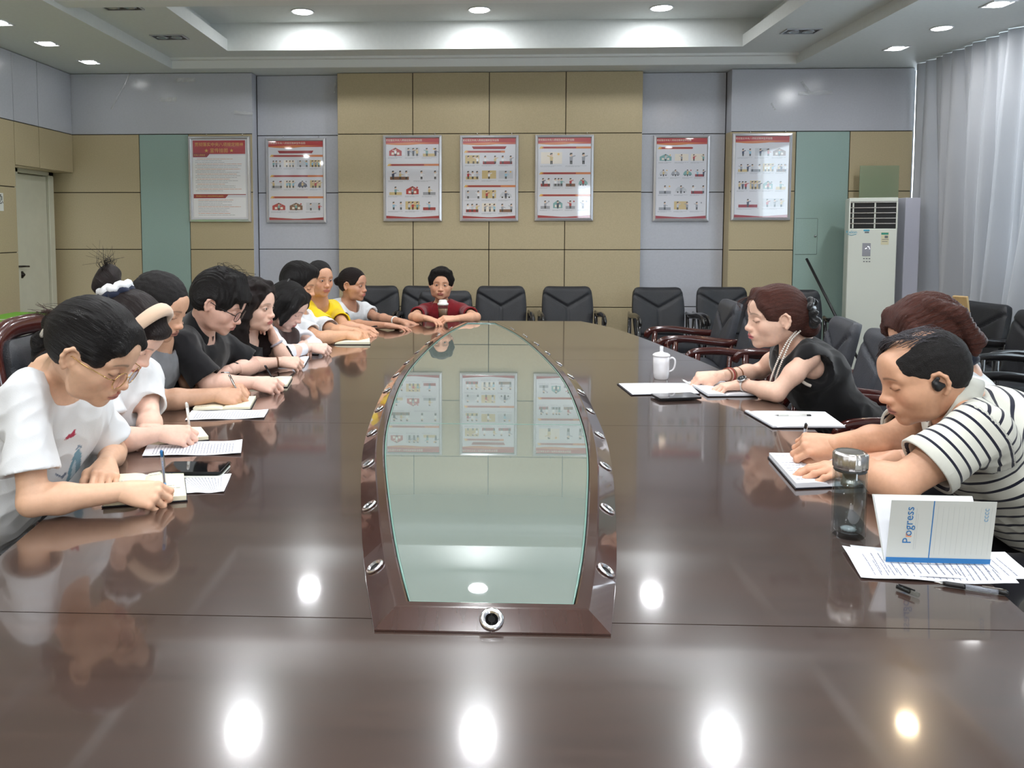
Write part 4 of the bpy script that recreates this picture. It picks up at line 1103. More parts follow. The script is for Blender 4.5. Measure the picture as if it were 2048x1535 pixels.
def person(key, label, hd, neck, sh, el, wr, hands, skin=(222, 182, 156), man=False, hs=1.0, res=.0032, bres=.0065, eyes='down', paint=None, head=None,
           shirt=None, arm_r=None, pelvis=None, chest_d=.105, roots=None, torso_w=1.0):
    """hd=(centre, yaw, pitch, roll); sh/el/wr = (right, left) joints; hands = ((pose, fingerdir, palm_up_vector), ...)"""
    hc, yaw, pitch, roll = hd; hc = np.array(hc, float); neck = np.array(neck, float)
    RH = rot_h(yaw, pitch, roll)*hs
    sh = [np.array(q, float) for q in sh]; el = [np.array(q, float) for q in el]; wr = [np.array(q, float) for q in wr]
    pelvis = np.array(pelvis if pelvis is not None else (neck[0], neck[1], .5), float)
    org = np.array((pelvis[0], pelvis[1], 0)); root = thing('person', label, 'person', org)
    ru, re_, rw = arm_r or ((.046, .040, .027) if man else (.040, .034, .0225))
    # --- head
    H = head_vol(man=man, eyes=eyes, **(head or {}))
    loc = lambda p: RH.T@(np.array(p)-hc)/hs**2
    nk = loc(neck)
    nr = .057 if man else .047
    H.cone((-.028, 0, -.050), (-.028, 0, -.050)+(nk-np.array((-.028, 0, -.050)))*.72, nr, nr*1.0, .03)
    V, F = H.mesh((-.16, -.105, -.21), (.13, .105, .125), res)
    mx_ = np.array((-.028, 0, -.050))+(nk-np.array((-.028, 0, -.050)))*.60
    C = head_paint(V, skin, man=man, eyes=eyes, **(paint or {}))
    VV = [V@RH.T+hc]; FF = [F]; CC = [C]; n = len(V)
    sk = np.array(lin(skin))
    # --- hands
    lms = []
    for i, (pose, fd, pu) in enumerate(hands):
        hv, hf, lm = hand_mesh(pose, .0024 if res < .003 else .0034)
        sg = 1 if i == 0 else -1     # right / left
        B = basis(fd, pu)
        S = np.diag((1, sg, 1))*(1.0 if man else .92)
        T = B@S; v2 = hv@T.T+wr[i]; f2 = hf if sg > 0 else hf[:, ::-1]
        VV.append(v2); FF.append(f2+n); n += len(v2)
        c2 = np.tile(sk, (len(v2), 1)); kn = np.zeros(len(v2))
        for f in 'imrp':
            for q in lm[f][:3]: kn = np.maximum(kn, np.exp(-((hv-np.array(q))**2).sum(1)/.012**2))
            kn = np.maximum(kn, .9*np.exp(-((hv-np.array(lm[f][3]))**2).sum(1)/.010**2))
        c2 = c2*(1-.35*kn[:, None])+.35*kn[:, None]*sk*np.array((1.05, .72, .68)); CC.append(c2)
        lms.append({k: [T@np.array(q)+wr[i] for q in lm[k]] for k in lm})
    # --- arms, neck, trunk core
    v = Vol(); nb = RH@np.array((-.028, 0, -.050))+hc
    v.cone(nb+(neck-nb)*.35, neck, nr*.995*hs, nr*1.08*hs, .02)
    up = neck-pelvis; up /= np.linalg.norm(up); ax_ = sh[1]-sh[0]; ax_ /= np.linalg.norm(ax_); fw_ = np.cross(ax_, up)*-1
    if fw_@(RH[:, 0]) < 0: fw_ = -fw_
    for s_ in sh: v.cone(neck-up*.03, s_-(s_-neck)*.12, .042, ru*1.0, .04)
    mid = (sh[0]+sh[1])/2
    v.cone(mid-up*.06, pelvis+up*.1, .085, .09, .05); v.cone(sh[0]*.8+sh[1]*.2-up*.05, sh[0]*.2+sh[1]*.8-up*.05, .062, .062, .05)
    v.cone(neck-up*.02, mid-up*.08+fw_*.02, .06, .075, .05)
    for i in range(2): ponder_arm(v, sh[i], el[i], wr[i]+(wr[i]-el[i])/np.linalg.norm(wr[i]-el[i])*.01, ru, re_, rw)
    allp = np.array([neck, nb, pelvis]+sh+el+wr); lo, hi = allp.min(0)-.13, allp.max(0)+.10; hi[2] = max(neck[2], nb[2])+.02
    bv, bf = v.mesh(lo, hi, bres)
    VV.append(bv); FF.append(bf+n); CC.append(np.tile(sk, (len(bv), 1)))
    V, F, C = np.vstack(VV), np.vstack(FF), np.vstack(CC)
    body = to_obj('body', V-org, F, M_skin, root, col=C)
    if eyes == 'open':
        look = np.array((1, 0, -.03))
        for s_ in (-1, 1):
            m = MB(); m.lathe([(math.sin(a)*.0122, -math.cos(a)*.0122) for a in np.linspace(.001, PI, 11)], 16)
            m.xf(t=(.0742, s_*.031, -.004)).xf(R=RH, t=hc-org); eb = m.build('eyeball', M_lash, root)
            m = MB(); m.lathe([(.0001, .0128), (.0035, .0124), (.0062, .0112)], 14, R=rotm('Y', PI/2)); m.xf(t=(.0742, s_*.031, -.004)).xf(R=RH, t=hc-org); m.build('iris', M_iris, eb)
    info = dict(root=root, org=org, RH=RH, hc=hc, neck=neck, up=up, fw=fw_, ax=ax_, sh=sh, el=el, wr=wr, pelvis=pelvis, lm=lms, ru=ru, re=re_, rw=rw, hs=hs, nr=nr, mid=mid, man=man, nb=nb, bres=bres)
    legs(info)
    return info
def legs(I, m=None):
    """seated hips, thighs, shins and shoes, below the table"""
    v = Vol(); p = I['pelvis']; f = I['fw'].copy(); f[2] = 0; f /= np.linalg.norm(f); a = I['ax'].copy(); a[2] = 0; a /= np.linalg.norm(a)
    zt = p[2]+.02; v.ell((p[0], p[1], zt), (.15, .15, .11), .04)
    for s_ in (-1, 1):
        h = np.array((p[0], p[1], .54))+a*s_*.09; k = h+f*.40+a*s_*.03; k[2] = .50; an = k+f*.05; an[2] = .10
        v.cone(h, k, .078, .055, .04); v.cone(k, an, .052, .038, .03); 
    lo, hi = p-.62, p+.62; lo[2] = .0; hi[2] = zt+.14
    V, F = v.mesh(lo, hi, .016); to_obj('trousers', V-I['org'], F, M_trouser, I['root'])
    for s_ in (-1, 1):
        k = np.array((p[0], p[1], 0))+f*.45+a*s_*.12; q = k+f*.15
        w_ = Vol(); w_.cone(k+(0, 0, .045), q+(0, 0, .035), .042, .034, .02); w_.ell(k+(0, 0, .08), (.045, .045, .04), .02); w_.plane((0, 0, .006), (0, 0, -1))
        V, F = w_.mesh(np.minimum(k, q)-.08, np.maximum(k, q)+(.08, .08, .15), .012); to_obj('shoe', V-I['org'], F, M_shoe, I['root'])
M_trouser = cloth_mat('dark_trousers', (38, 38, 44)); M_shoe = mat('shoe', (30, 28, 28), .4)
def shirt(I, m, name='t_shirt', sleeve=.55, fit=1.0, neckr=.078, neckdown=.0, hem=.0, fold=.010, seed=1, wide=1.0, chest=.115, belly=.12, sl_r=1.35, neckf=.02, collar=None, stripes=False, vest=False, res=.0058, depth=1.0, hunch=0., paintf=None):
    """clothing volume over the trunk with open sleeves and neckline"""
    v = Vol(); up, fw, ax, n, pel, sh = I['up'], I['fw'], I['ax'], I['neck'], I['pelvis'], I['sh']; mid = I['mid']
    wsh = np.linalg.norm(sh[1]-sh[0])/2
    R = np.stack([fw, ax, up], 1)
    L_ = np.linalg.norm(mid-pel)
    c1 = mid-up*.10*L_/.5
    v.ell(c1+fw*.012, (chest*depth, wsh*.86*wide, .17), .06, 'u', R)
    v.ell(mid*.55+pel*.45+fw*.01, (belly*depth, wsh*.82*wide, .22), .06, 'u', R)
    v.ell(pel+up*.05, (belly*1.05, wsh*.88*wide, .17), .06, 'u', R)
    for i in range(2):
        v.cone(n-up*.040, sh[i]-(sh[i]-n)*.08, .060, I['ru']*1.24, .045)
    v.ell(n-fw*(.035+hunch*.5)-up*.155, (.088+hunch, wsh*.80, .125), .05, 'u', R)
    v.cone(sh[0]*.93+sh[1]*.07-up*.05, sh[0]*.07+sh[1]*.93-up*.05, .078, .078, .05)
    ru = I['ru']*sl_r; ends = []
    for i in range(2):
        S, E, W = sh[i], I['el'][i], I['wr'][i]; sl = sleeve if np.isscalar(sleeve) else sleeve[i]
        if sl <= 0: continue
        if sl <= 1:
            e = S+(E-S)*sl; v.cone(S, e, I['ru']*1.2, ru, .04, 'u', True); d = (E-S)/np.linalg.norm(E-S); ends.append((e, d, i))
        else:
            e = E+(W-E)*(sl-1); v.cone(S, E, I['ru']*1.2, I['re']*1.3, .03); v.cone(E, e, I['re']*1.25, I['rw']*1.55, .03, 'u', True); d = (W-E)/np.linalg.norm(W-E); ends.append((e, d, i))
    for e, d, i in ends:
        sl = sleeve if np.isscalar(sleeve) else sleeve[i]
        r0 = (ru if sl <= 1 else I['rw']*1.55)-.009
        v.cone(e-d*.022, e+d*.05, r0*.92, r0*1.05, .004, 's')
    if vest:
        for i in range(2):
            d = (sh[i]-n); d /= np.linalg.norm(d); v.cone(sh[i]+d*.02-up*.06+fw*.01, sh[i]+d*.12-up*.05, .070, .085, .01, 's')
    nd = (I['nb']-n); nd /= np.linalg.norm(nd)
    v.cone(n+fw*neckf-up*neckdown, n+nd*.14+fw*neckf*2, neckr, neckr*1.15, .008, 's')
    allp = np.array([n, pel]+sh+[e for e, _, _ in ends]); lo, hi = allp.min(0)-.20, allp.max(0)+.18; lo[2] = max(lo[2], pel[2]-.10+hem)
    v.plane((0, 0, pel[2]-.08+hem), (0, 0, -1))
    V, F = v.mesh(lo, hi, res)
    N = vnormals(V, F); g1_ = fold_noise(V*np.array((1, 1, .6)), seed, ((8, 1.3), (15, .6))); g2_ = fold_noise(V*np.array((1, 1, .7)), seed+50, ((17, 1.2),)); f_ = .6*g1_-1.1*np.abs(g2_)+.45-.6*np.abs(fold_noise(V, seed+9, ((30, 1.0),)))
    # stronger folds near the armpits and the waist
    wgt = np.zeros(len(V))
    for i in range(2):
        d = np.linalg.norm(V-(sh[i]-up*.10-(sh[i]-n)*.1), axis=1); wgt += 1.6*np.exp(-(d/.11)**2)
    wgt += .8*sstep(0, 1, ((mid-V)@up)/.45)
    V = V+N*(f_*fold*(.5+wgt))[:, None]
    at = {'along': (V-pel)@up}
    if stripes:
        al = (V-pel)@up+.10*((V-pel)@fw)*0
        best = np.zeros(len(V), bool)
        for i in range(2):
            S, E = sh[i], I['el'][i]; d = (E-S)/np.linalg.norm(E-S); t = (V-S)@d; rad = np.linalg.norm(V-S-t[:, None]*d, axis=1)
            out = ((V-S)@((sh[i]-n)/np.linalg.norm(sh[i]-n))) > -.035
            msk = (t > -.02) & (rad < ru*1.5) & out
            al = np.where(msk, -t*1.0+.5, al); best |= msk
        at = {'along': al, 'sleeve': best.astype(float)}
    o = to_obj(name, V-I['org'], F, m, I['root'], attrs=at, col=paintf(V, N) if paintf else None)
    I['shirt_V'] = V
    return o
def ring_on(I, i, t, r, th, m, name, seg='fore', flat=1.6, closed=True, wdt=None):
    """a band round the forearm, t along elbow->wrist"""
    E, W = I['el'][i], I['wr'][i]; d = (W-E)/np.linalg.norm(W-E); c = E+(W-E)*t
    B = basis(d, (0, 0, 1)); a = np.linspace(0, 2*PI, 28, endpoint=False)
    pts = [c+B[:, 1]*math.cos(q)*r*1.08+B[:, 2]*math.sin(q)*r for q in a]
    mb = MB(); n = len(pts); X = []
    w_ = wdt or th
    for q in pts:
        rd = (q-c)/np.linalg.norm(q-c); X.append([q+d*w_-rd*0, q+d*w_*.6+rd*th, q-d*w_*.6+rd*th, q-d*w_])
    X.append(X[0]); mb.grid(np.array(X)-I['org']); return mb.build(name, m, I['root']), c, B
def watch(I, i, t, face=(30, 30, 34), strap=None, r=None, size=.019, ang=90, square=False, label=None):
    sm = mat('watch_strap_%d_%d_%d' % (strap or (34, 32, 34)), strap or (34, 32, 34), .5); r = r or I['rw']*1.12
    o, c, B = ring_on(I, i, t, r, .0028, sm, 'wrist_watch', wdt=.009)
    q = math.radians(ang); nrm = B[:, 1]*math.cos(q)+B[:, 2]*math.sin(q); p = c+nrm*(r+.002)
    Z = nrm; X = B[:, 0]; Y = np.cross(Z, X); R = np.stack([X, Y, Z], 1)
    m = MB().lathe([(size*.9, 0), (size, .003), (size*.96, .008), (size*.85, .009)], 4 if square else 22); m.xf(R=R@(rotm('Z', PI/4) if square else np.eye(3)), t=p-I['org']); m.build('watch_case', M_metal if not square else M_black, o)
    m = MB().lathe([(0, .0095), (size*.82, .0095)], 4 if square else 22); m.xf(R=R@(rotm('Z', PI/4) if square else np.eye(3)), t=p-I['org']); m.build('watch_face', mat('watch_face_%d' % face[0], face, .1, coat=1), o)
    if label: o['label'] = label
    return o
def glasses(I, m, lens_r=.0225, y=.0315, shape=1.0, x=.098, z=-.006, lensm=None, th=.0011, square=0):
    g = MB(); a = np.linspace(0, 2*PI, 32, endpoint=False); o_ = []
    for s_ in (-1, 1):
        c = np.array((x, s_*y, z))
        def pt(q):
            cx, cy = math.cos(q), math.sin(q)
            if square: pw = 2/(2+square*2); cx = math.copysign(abs(cx)**pw, cx); cy = math.copysign(abs(cy)**pw, cy)
            yy = s_*cx*lens_r; return c+np.array((-.006*(cx*.5+.5)**1-.0, yy, cy*lens_r*shape*.92))
        g.tube([pt(q) for q in a], th, 6, closed=True); o_.append((c, pt))
    g.tube([(x-.001, -y+lens_r*.95, z+.004), (x+.003, 0, z+.008), (x-.001, y-lens_r*.95, z+.004)], th, 6)
    for s_ in (-1, 1):
        g.tube([(x-.006, s_*(y+lens_r*.98), z+.006), (x-.014, s_*.070, z+.009), (.02, s_*.079, z+.010), (-.008, s_*.081, z+.014), (-.028, s_*.080, z-.008)], th*1.1, 6)
    g.xf(R=I['RH'], t=I['hc']-I['org']); o = g.build('glasses', m, I['root'])
    for c, pt in o_:
        l = MB(); P_ = [pt(q) for q in a]; l.add(P_, [tuple(range(32))]); l.xf(R=I['RH'], t=I['hc']-I['org']); l.build('lens', M_lens_g, o)
    return o
M_lens_g = thin('spectacle_lens', (238, 230, 240), 1.6)
def hair(I, v, m, res=.0034, name='hair', amp=.0012, mode='back', seed=3, lo=(-.2, -.13, -.2), hi=(.13, .13, .17)):
    V, F = v.mesh(lo, hi, res); N = vnormals(V, F)
    if mode == 'back': q = np.arctan2(V[:, 2]-.01, V[:, 1]); ph = q*38+V[:, 0]*25*np.sin(q*3)
    elif mode == 'down': q = np.arctan2(V[:, 1], V[:, 0]+.01); ph = q*24+V[:, 2]*6
    elif mode == 'fwd': ph = V[:, 1]*300+V[:, 0]*60
    else: ph = fold_noise(V, seed, ((60, 3.0),))*2
    d = amp*(np.sin(ph+fold_noise(V, seed, ((25, 3.0),))*2.5)*.6+.5*np.sin(ph*2.3+1)+fold_noise(V, seed+1, ((30, .9),)))
    if mode == 'crop': d = amp*fold_noise(V, seed, ((90, 1.5), (160, 1)))
    if mode == 'curl': d = amp*3*fold_noise(V, seed, ((45, 1.2), (80, .8)))
    V = V+N*d[:, None]
    return to_obj(name, V, F, m, I['root'], R=I['RH'], t=I['hc']-I['org'])
def scalp(x=.012, w=1.0, back=1.0, front_z=.052, side=.0, face=True, line=0.0):
    """hair cap: cranium grown by x, face and nape carved away"""
    v = Vol(); v.ell((-.016, 0, .034), (.096+x, .076*w+x*.85, .080+x), .02); v.ell((-.052, 0, .004), (.056+x, .060*w+x, .066+x*.6), .03)
    v.ell((.098+line, 0, -.006), (.075, .0665, .078), .008, 's')           # forehead and face
    v.ell((.070, 0, -.075), (.095, .14, .070), .010, 's')
    v.ell((.045, 0, -.12), (.115, .14, .10), .012, 's')
    for s_ in (-1, 1): v.ell((-.006, s_*.086*w, -.018), (.024, .020, .034), .006, 's')
    return v
def strands(I, pts_list, m, r=.0012, name='loose_strands', parent=None):
    mb = MB()
    for pts in pts_list:
        pts = np.array(pts, float); n = len(pts); t = np.linspace(0, n-1, 9); q = np.stack([smooth_interp(range(n), pts[:, k], t) for k in range(3)], 1)
        mb.tube(q, np.linspace(r, r*.4, 9), 4)
    mb.xf(R=I['RH'], t=I['hc']-I['org']); o = mb.build(name, m, I['root']); o['kind'] = 'stuff'; return o
# ================================================================ the thirteen people
M_tee = cloth_mat('white_tee', (226, 228, 230)); M_greytee = cloth_mat('grey_tee', (118, 120, 124), noise=.08); M_blackshirt = cloth_mat('black_shirt', (24, 24, 27))
M_blacktop = cloth_mat('black_top', (20, 20, 22)); M_darktop = cloth_mat('dark_brown_top', (60, 44, 42)); M_whitecard = cloth_mat('white_cardigan', (224, 224, 230)); M_yellow = cloth_mat('yellow_tee', (238, 206, 20))
M_blouse = cloth_mat('white_blouse', (218, 220, 222)); M_red = cloth_mat('dark_red_top', (120, 24, 32), noise=.1); M_navy = cloth_mat('navy_cloth', (30, 36, 54)); M_cream = cloth_mat('cream_trim', (222, 212, 200))
M_gold = mat('gold_wire', (206, 170, 110), .2, 1); M_bframe = mat('black_frame', (20, 20, 22), .25); M_pearl = mat('pearl', (232, 226, 218), .2, coat=1)
V3 = lambda *a: np.array(a, float)
Zt = .785
def T_(u, v, z=Zt): return P(u, v, Z=z)
def D_(u, v, y): return P(u, v, Y=y)
# polo stripes
def stripe_mat(name, base, line, period, width, attr='along'):
    m = mat(name, base, .85, sheen=.2, spec=.2, bump=.2, bscale=600); nt = m.node_tree; b = nt.nodes['Principled BSDF']
    a = nt.nodes.new('ShaderNodeAttribute'); a.attribute_name = attr
    d = nt.nodes.new('ShaderNodeMath'); d.operation = 'DIVIDE'; d.inputs[1].default_value = period; nt.links.new(a.outputs['Fac'], d.inputs[0])
    f = nt.nodes.new('ShaderNodeMath'); f.operation = 'FRACT'; nt.links.new(d.outputs[0], f.inputs[0])
    l = nt.nodes.new('ShaderNodeMath'); l.operation = 'LESS_THAN'; l.inputs[1].default_value = width; nt.links.new(f.outputs[0], l.inputs[0])
    mx = nt.nodes.new('ShaderNodeMix'); mx.data_type = 'RGBA'; mx.inputs[6].default_value = lin(base)+(1,); mx.inputs[7].default_value = lin(line)+(1,)
    nt.links.new(l.outputs[0], mx.inputs[0]); nt.links.new(mx.outputs[2], b.inputs['Base Color']); return m
M_polo = stripe_mat('striped_polo', (206, 206, 196), (26, 28, 44), .030, .24)

# ---- 1 woman nearest on the left
I1 = person('a', 'nearest woman on the left, white printed T-shirt and wire glasses, writing',
    (D_(191, 701, 1.96), -4, 31, 2), D_(112, 748, 2.08), (D_(50, 785, 1.93), D_(176, 800, 2.28)), (T_(66, 1002, .795), D_(228, 905, 2.36)), (T_(248, 983, .797), T_(212, 926, .80)),
    (('pen', V3(1, .10, -.10), V3(.1, -.75, .8)), ('rest', V3(.38, -.92, -.15), V3(.2, .1, 1))), skin=(222, 178, 148), hs=1.085, res=.0022, bres=.005, pelvis=V3(-1.50, 2.12, .55), head=dict(fat=1.04, w=1.0))
hv = scalp(.013, line=.004)
hv.cone((-.09, 0, .02), (-.128, 0, .0), .045, .022, .03)
hv.cone((.060, -.012, .085), (.075, -.045, .060), .018, .014, .02); hv.cone((.062, .015, .085), (.078, .045, .055), .018, .012, .02)
hv.cone((.03, .062, .05), (.045, .068, .01), .014, .008, .02); hv.cone((.03, -.062, .05), (.045, -.068, .01), .014, .008, .02)
hair(I1, hv, H_black, res=.0024, amp=.0008)
hp_ = Vol(); hp_.chain([(-.112, 0, -.02), (-.132, .0, -.055), (-.128, .0, -.11)], [.022, .018, .004], .02)
hair(I1, hp_, H_black, name='ponytail', lo=(-.3, -.1, -.15), hi=(0, .1, .15), amp=.002, res=.003)
r_ = np.random.default_rng(5)
strands(I1, [[(-.10, r_.normal()*.02, .03), (-.13, r_.normal()*.015, .028+r_.normal()*.008), (-.15-r_.random()*.035, r_.normal()*.012, .008+r_.normal()*.012)] for _ in range(60)], H_brown, .0009, 'flyaway_hair')
m = MB(); m.tube([(-.118+.010*math.cos(a), .030*math.sin(a), -.004+.034*math.cos(a)) for a in np.linspace(0, 2*PI, 20, endpoint=False)], .006, 8, closed=True)
m.xf(R=I1['RH'], t=I1['hc']-I1['org']); m.build('hair_clip', mat('pearly_clip', (214, 210, 200), .2, coat=1), I1['root'])
def in_poly(u, v, poly):
    c = np.zeros(len(u), bool); n = len(poly)
    for i in range(n):
        (x1, y1), (x2, y2) = poly[i], poly[(i+1) % n]
        c ^= ((y1 > v) != (y2 > v)) & (u < (x2-x1)*(v-y1)/((y2-y1) or 1e-9)+x1)
    return c
def tee_print(V, N):
    """printed motif on the chest cloth: red slash and pale blue wave figure"""
    q = (V-_C)@_R; u = PPX+FPX*q[:, 0]/-q[:, 2]; v = PPY-FPX*q[:, 1]/-q[:, 2]; f = ((V-_C)*N).sum(1) < 0
    C = np.tile(lin((226, 228, 230)), (len(V), 1))
    for poly, col in (([(128, 880), (138, 866), (142, 868), (150, 857), (152, 868), (143, 875)], (176, 50, 78)),
                      ([(131, 968), (140, 930), (150, 905), (158, 896), (163, 905), (160, 940), (154, 968)], (120, 160, 178)),
                      ([(112, 946), (124, 952), (131, 944), (133, 949), (124, 957), (112, 951)], (120, 130, 150)),
                      ([(150, 902), (156, 890), (164, 891), (164, 896), (157, 895)], (130, 150, 170))):
        m = in_poly(u, v, poly) & f; C[m] = lin(col)
    m = in_poly(u, v, [(140, 960), (146, 925), (152, 918), (150, 960)]) & f; C[m] = lin((190, 208, 216))
    return C
M_tee1 = mat('printed_tee', (226, 228, 230), .85, bump=.15, bscale=700, sheen=.2, spec=.2, attr='Col')
shirt(I1, M_tee1, sleeve=.74, neckr=.066, neckf=.022, chest=.105, belly=.13, sl_r=1.72, seed=11, wide=1.03, fold=.012, neckdown=.012, res=.0042, paintf=tee_print)
glasses(I1, M_gold, lens_r=.0235, z=-.016, x=.103)
# small print on the tee: red slash and blue wave
def decal(I, pts_uvs, col, name, y0, th=.0015):
    pass

# ---- 2 woman with padded headband
I2 = person('b', 'woman with a beige padded headband and high bun, second on the left',
    (D_(260, 664, 2.56), -4, 44, 0), D_(228, 708, 2.66), (D_(182, 745, 2.48), D_(290, 745, 2.84)), (T_(232, 884), T_(300, 850, .80)), (T_(322, 866, .80), D_(296, 842, 2.62)),
    (('pen', V3(1, .25, -.12), V3(.1, -.7, .8)), ('curl', V3(.45, -.85, -.1), V3(0, .1, 1))), skin=(232, 192, 172), hs=1.10, res=.0026, bres=.006, pelvis=V3(-1.48, 2.66, .55), paint=dict(lipc=(190, 88, 88)))
hv = scalp(.012); hv.cone((.03, .060, .06), (.052, .062, -.03), .016, .010, .02); hv.cone((.03, -.060, .06), (.052, -.062, -.0), .016, .010, .02)
hv.ell((.076, 0, .072), (.020, .052, .018), .02)
hair(I2, hv, H_dkbrown, res=.003, amp=.0008)
bn = Vol(); bn.ell((-.158, 0, .062), (.040, .044, .044), .02); bn.ell((-.175, .01, .085), (.03, .03, .03), .02); bn.cone((-.10, 0, .05), (-.15, 0, .06), .03, .03, .02)
hair(I2, bn, H_dkbrown, name='hair_bun', mode='curl', res=.003, lo=(-.25, -.1, -.02), hi=(-.05, .1, .16))
strands(I2, [[(-.18, r_.normal()*.02, .09), (-.20, r_.normal()*.025, .108+r_.normal()*.008), (-.215+r_.normal()*.02, r_.normal()*.035, .118+r_.normal()*.012)] for _ in range(46)], H_dkbrown, .0008, 'flyaway_hair')
sx = rot_h(0, -72)
for rr, off, mm_, nm in ((.040, .012, M_tee, 'scrunchie'), (.043, -.008, M_navy, 'scrunchie')):
    m = MB(); A = np.linspace(0, 2*PI, 40, endpoint=False); c0 = np.array((-.116, 0, .060))
    m.tube([c0+rot_h(0, -60)@np.array(((rr+.004*math.sin(9*a))*math.cos(a), (rr+.004*math.sin(9*a))*math.sin(a), off+.005*math.sin(7*a))) for a in A], .014, 8, closed=True, flat=1)
    m.xf(R=I2['RH'], t=I2['hc']-I2['org']); m.build(nm, mm_, I2['root'])
m = MB(); hb = [(.028-.012*math.cos(a)*0, .0955*math.sin(a), .028+.098*math.cos(a)) for a in np.linspace(-1.65, 1.65, 30)]
m.tube(hb, [.010+.006*math.cos(t) for t in np.linspace(-1.5, 1.5, 30)], 12, up=(1, 0, 0), flat=1.5); m.xf(R=I2['RH'], t=I2['hc']-I2['org']); m.build('headband', mat('beige_padding', (205, 176, 150), .7, sheen=.4), I2['root'])
shirt(I2, M_tee, sleeve=.66, neckr=.07, chest=.105, belly=.13, sl_r=1.6, seed=12, fold=.012)
watch(I2, 1, .90, face=(24, 24, 30), square=True, size=.021, ang=70)

# ---- 3 man in grey
I3 = person('c', 'man in a grey T-shirt with cropped hair, third on the left, writing',
    (D_(321, 611, 3.06), -10, 24, 0), D_(312, 680, 3.20), (D_(256, 712, 2.96), D_(352, 700, 3.42)), (T_(318, 803), T_(378, 762, .80)), (T_(432, 789, .80), T_(456, 762, .805)),
    (('pen', V3(1, .15, -.12), V3(0, -.7, .8)), ('rest', V3(.85, -.55, -.2), V3(0, .2, 1))), skin=(204, 160, 132), man=True, hs=1.10, res=.0028, bres=.006, pelvis=V3(-1.72, 3.2, .56), paint=dict(stubble=.2, lipc=(150, 92, 82)))
hv = scalp(.010); hair(I3, hv, H_short, res=.003, mode='crop', amp=.0012)
M_gs = stripe_mat('ribbed_grey', (118, 120, 124), (70, 70, 78), .05, .0)
shirt(I3, M_greytee, sleeve=.70, neckr=.068, chest=.125, belly=.15, sl_r=1.55, seed=13, fold=.010)
watch(I3, 1, .93, face=(30, 30, 34), size=.020, ang=80)

# ---- 4 man in black with glasses
I4 = person('d', 'young man in a black shirt and black-framed glasses leaning over his notes',
    (D_(441, 604, 3.46), -2, 28, 0), D_(399, 656, 3.52), (D_(360, 692, 3.30), D_(446, 690, 3.74)), (T_(420, 769, .80), T_(502, 731, .80)), (T_(508, 765, .80), T_(466, 738, .81)),
    (('pen', V3(1, .05, -.12), V3(0, -.7, .8)), ('curl', V3(-.9, -.5, -.1), V3(0, 0, 1))), skin=(226, 184, 166), man=True, hs=1.12, res=.0028, bres=.006, pelvis=V3(-1.72, 3.6, .56), head=dict(jaw=.95), paint=dict(lipc=(176, 110, 104)))
hv = scalp(.020, line=-.002); 
for a in np.linspace(-.055, .055, 7): hv.cone((.02, a*.9, .115), (.088+.006*math.cos(a*60), a*1.05, .060), .020, .010, .018)
hv.cone((.078, -.03, .070), (.098, -.045, .030), .013, .006, .01); hv.cone((.080, .03, .075), (.10, .035, .035), .013, .006, .01)
hv.ell((-.02, .01, .112), (.055, .05, .018), .03)
hair(I4, hv, H_black, res=.003, mode='fwd', amp=.0016)
strands(I4, [[(-.03+r_.normal()*.03, r_.normal()*.04, .12), (-.0+r_.normal()*.03, r_.normal()*.05, .15), (.05+r_.normal()*.02, r_.normal()*.05, .135)] for _ in range(22)], H_black, .0010, 'tousled_strands')
shirt(I4, M_blackshirt, name='black_shirt', sleeve=.85, neckr=.072, neckf=.03, chest=.125, belly=.15, sl_r=1.65, seed=14, fold=.012, neckdown=.02)
glasses(I4, M_bframe, lens_r=.0235, th=.0016, z=-.012, x=.102)
m, c_, B_ = ring_on(I4, 1, .90, .0285, .004, M_black, 'wristband', wdt=.006)

# ---- 5 woman with long curly hair
I5 = person('e', 'woman with long dark wavy hair, chin propped on her hand',
    (D_(508, 610, 3.98), -14, 6, 0), D_(496, 665, 4.06), (D_(466, 684, 3.90), D_(530, 684, 4.22)), (T_(492, 731, .79), T_(570, 716, .785)), (T_(562, 723, .80), D_(549, 680, 4.08)),
    (('pen', V3(1, .2, -.08), V3(0, -.7, .8)), ('curl', V3(-.30, -.12, .95), V3(.75, .5, .3))), skin=(228, 188, 168), hs=1.10, res=.003, bres=.006, eyes='open', pelvis=V3(-1.55, 4.05, .56), paint=dict(lipc=(182, 96, 92)))
hv = scalp(.020, line=.0)
for s_ in (-1, 1):
    hv.chain([(.045, s_*.045, .10), (.038, s_*.080, .04), (.0, s_*.095, -.05), (-.01, s_*.095, -.14), (.02, s_*.09, -.22), (.0, s_*.085, -.29)], [.022, .026, .036, .040, .032, .012], .02)
hv.chain([(-.06, 0, -.0), (-.08, 0, -.10), (-.085, 0, -.20), (-.07, 0, -.28)], [.08, .07, .06, .03], .03)
hair(I5, hv, H_dkbrown, res=.004, mode='curl', amp=.0018, lo=(-.2, -.17, -.33), hi=(.13, .17, .17))
shirt(I5, M_blacktop, name='sleeveless_top', sleeve=0, neckr=.085, neckf=.03, chest=.105, belly=.12, seed=15, vest=True)
ring_on(I5, 1, .80, .031, .006, mat('grey_bangle', (170, 165, 175), .3), 'bangle', wdt=.006); ring_on(I5, 0, .90, .027, .003, mat('beads', (120, 84, 60), .5), 'bracelet', wdt=.004)

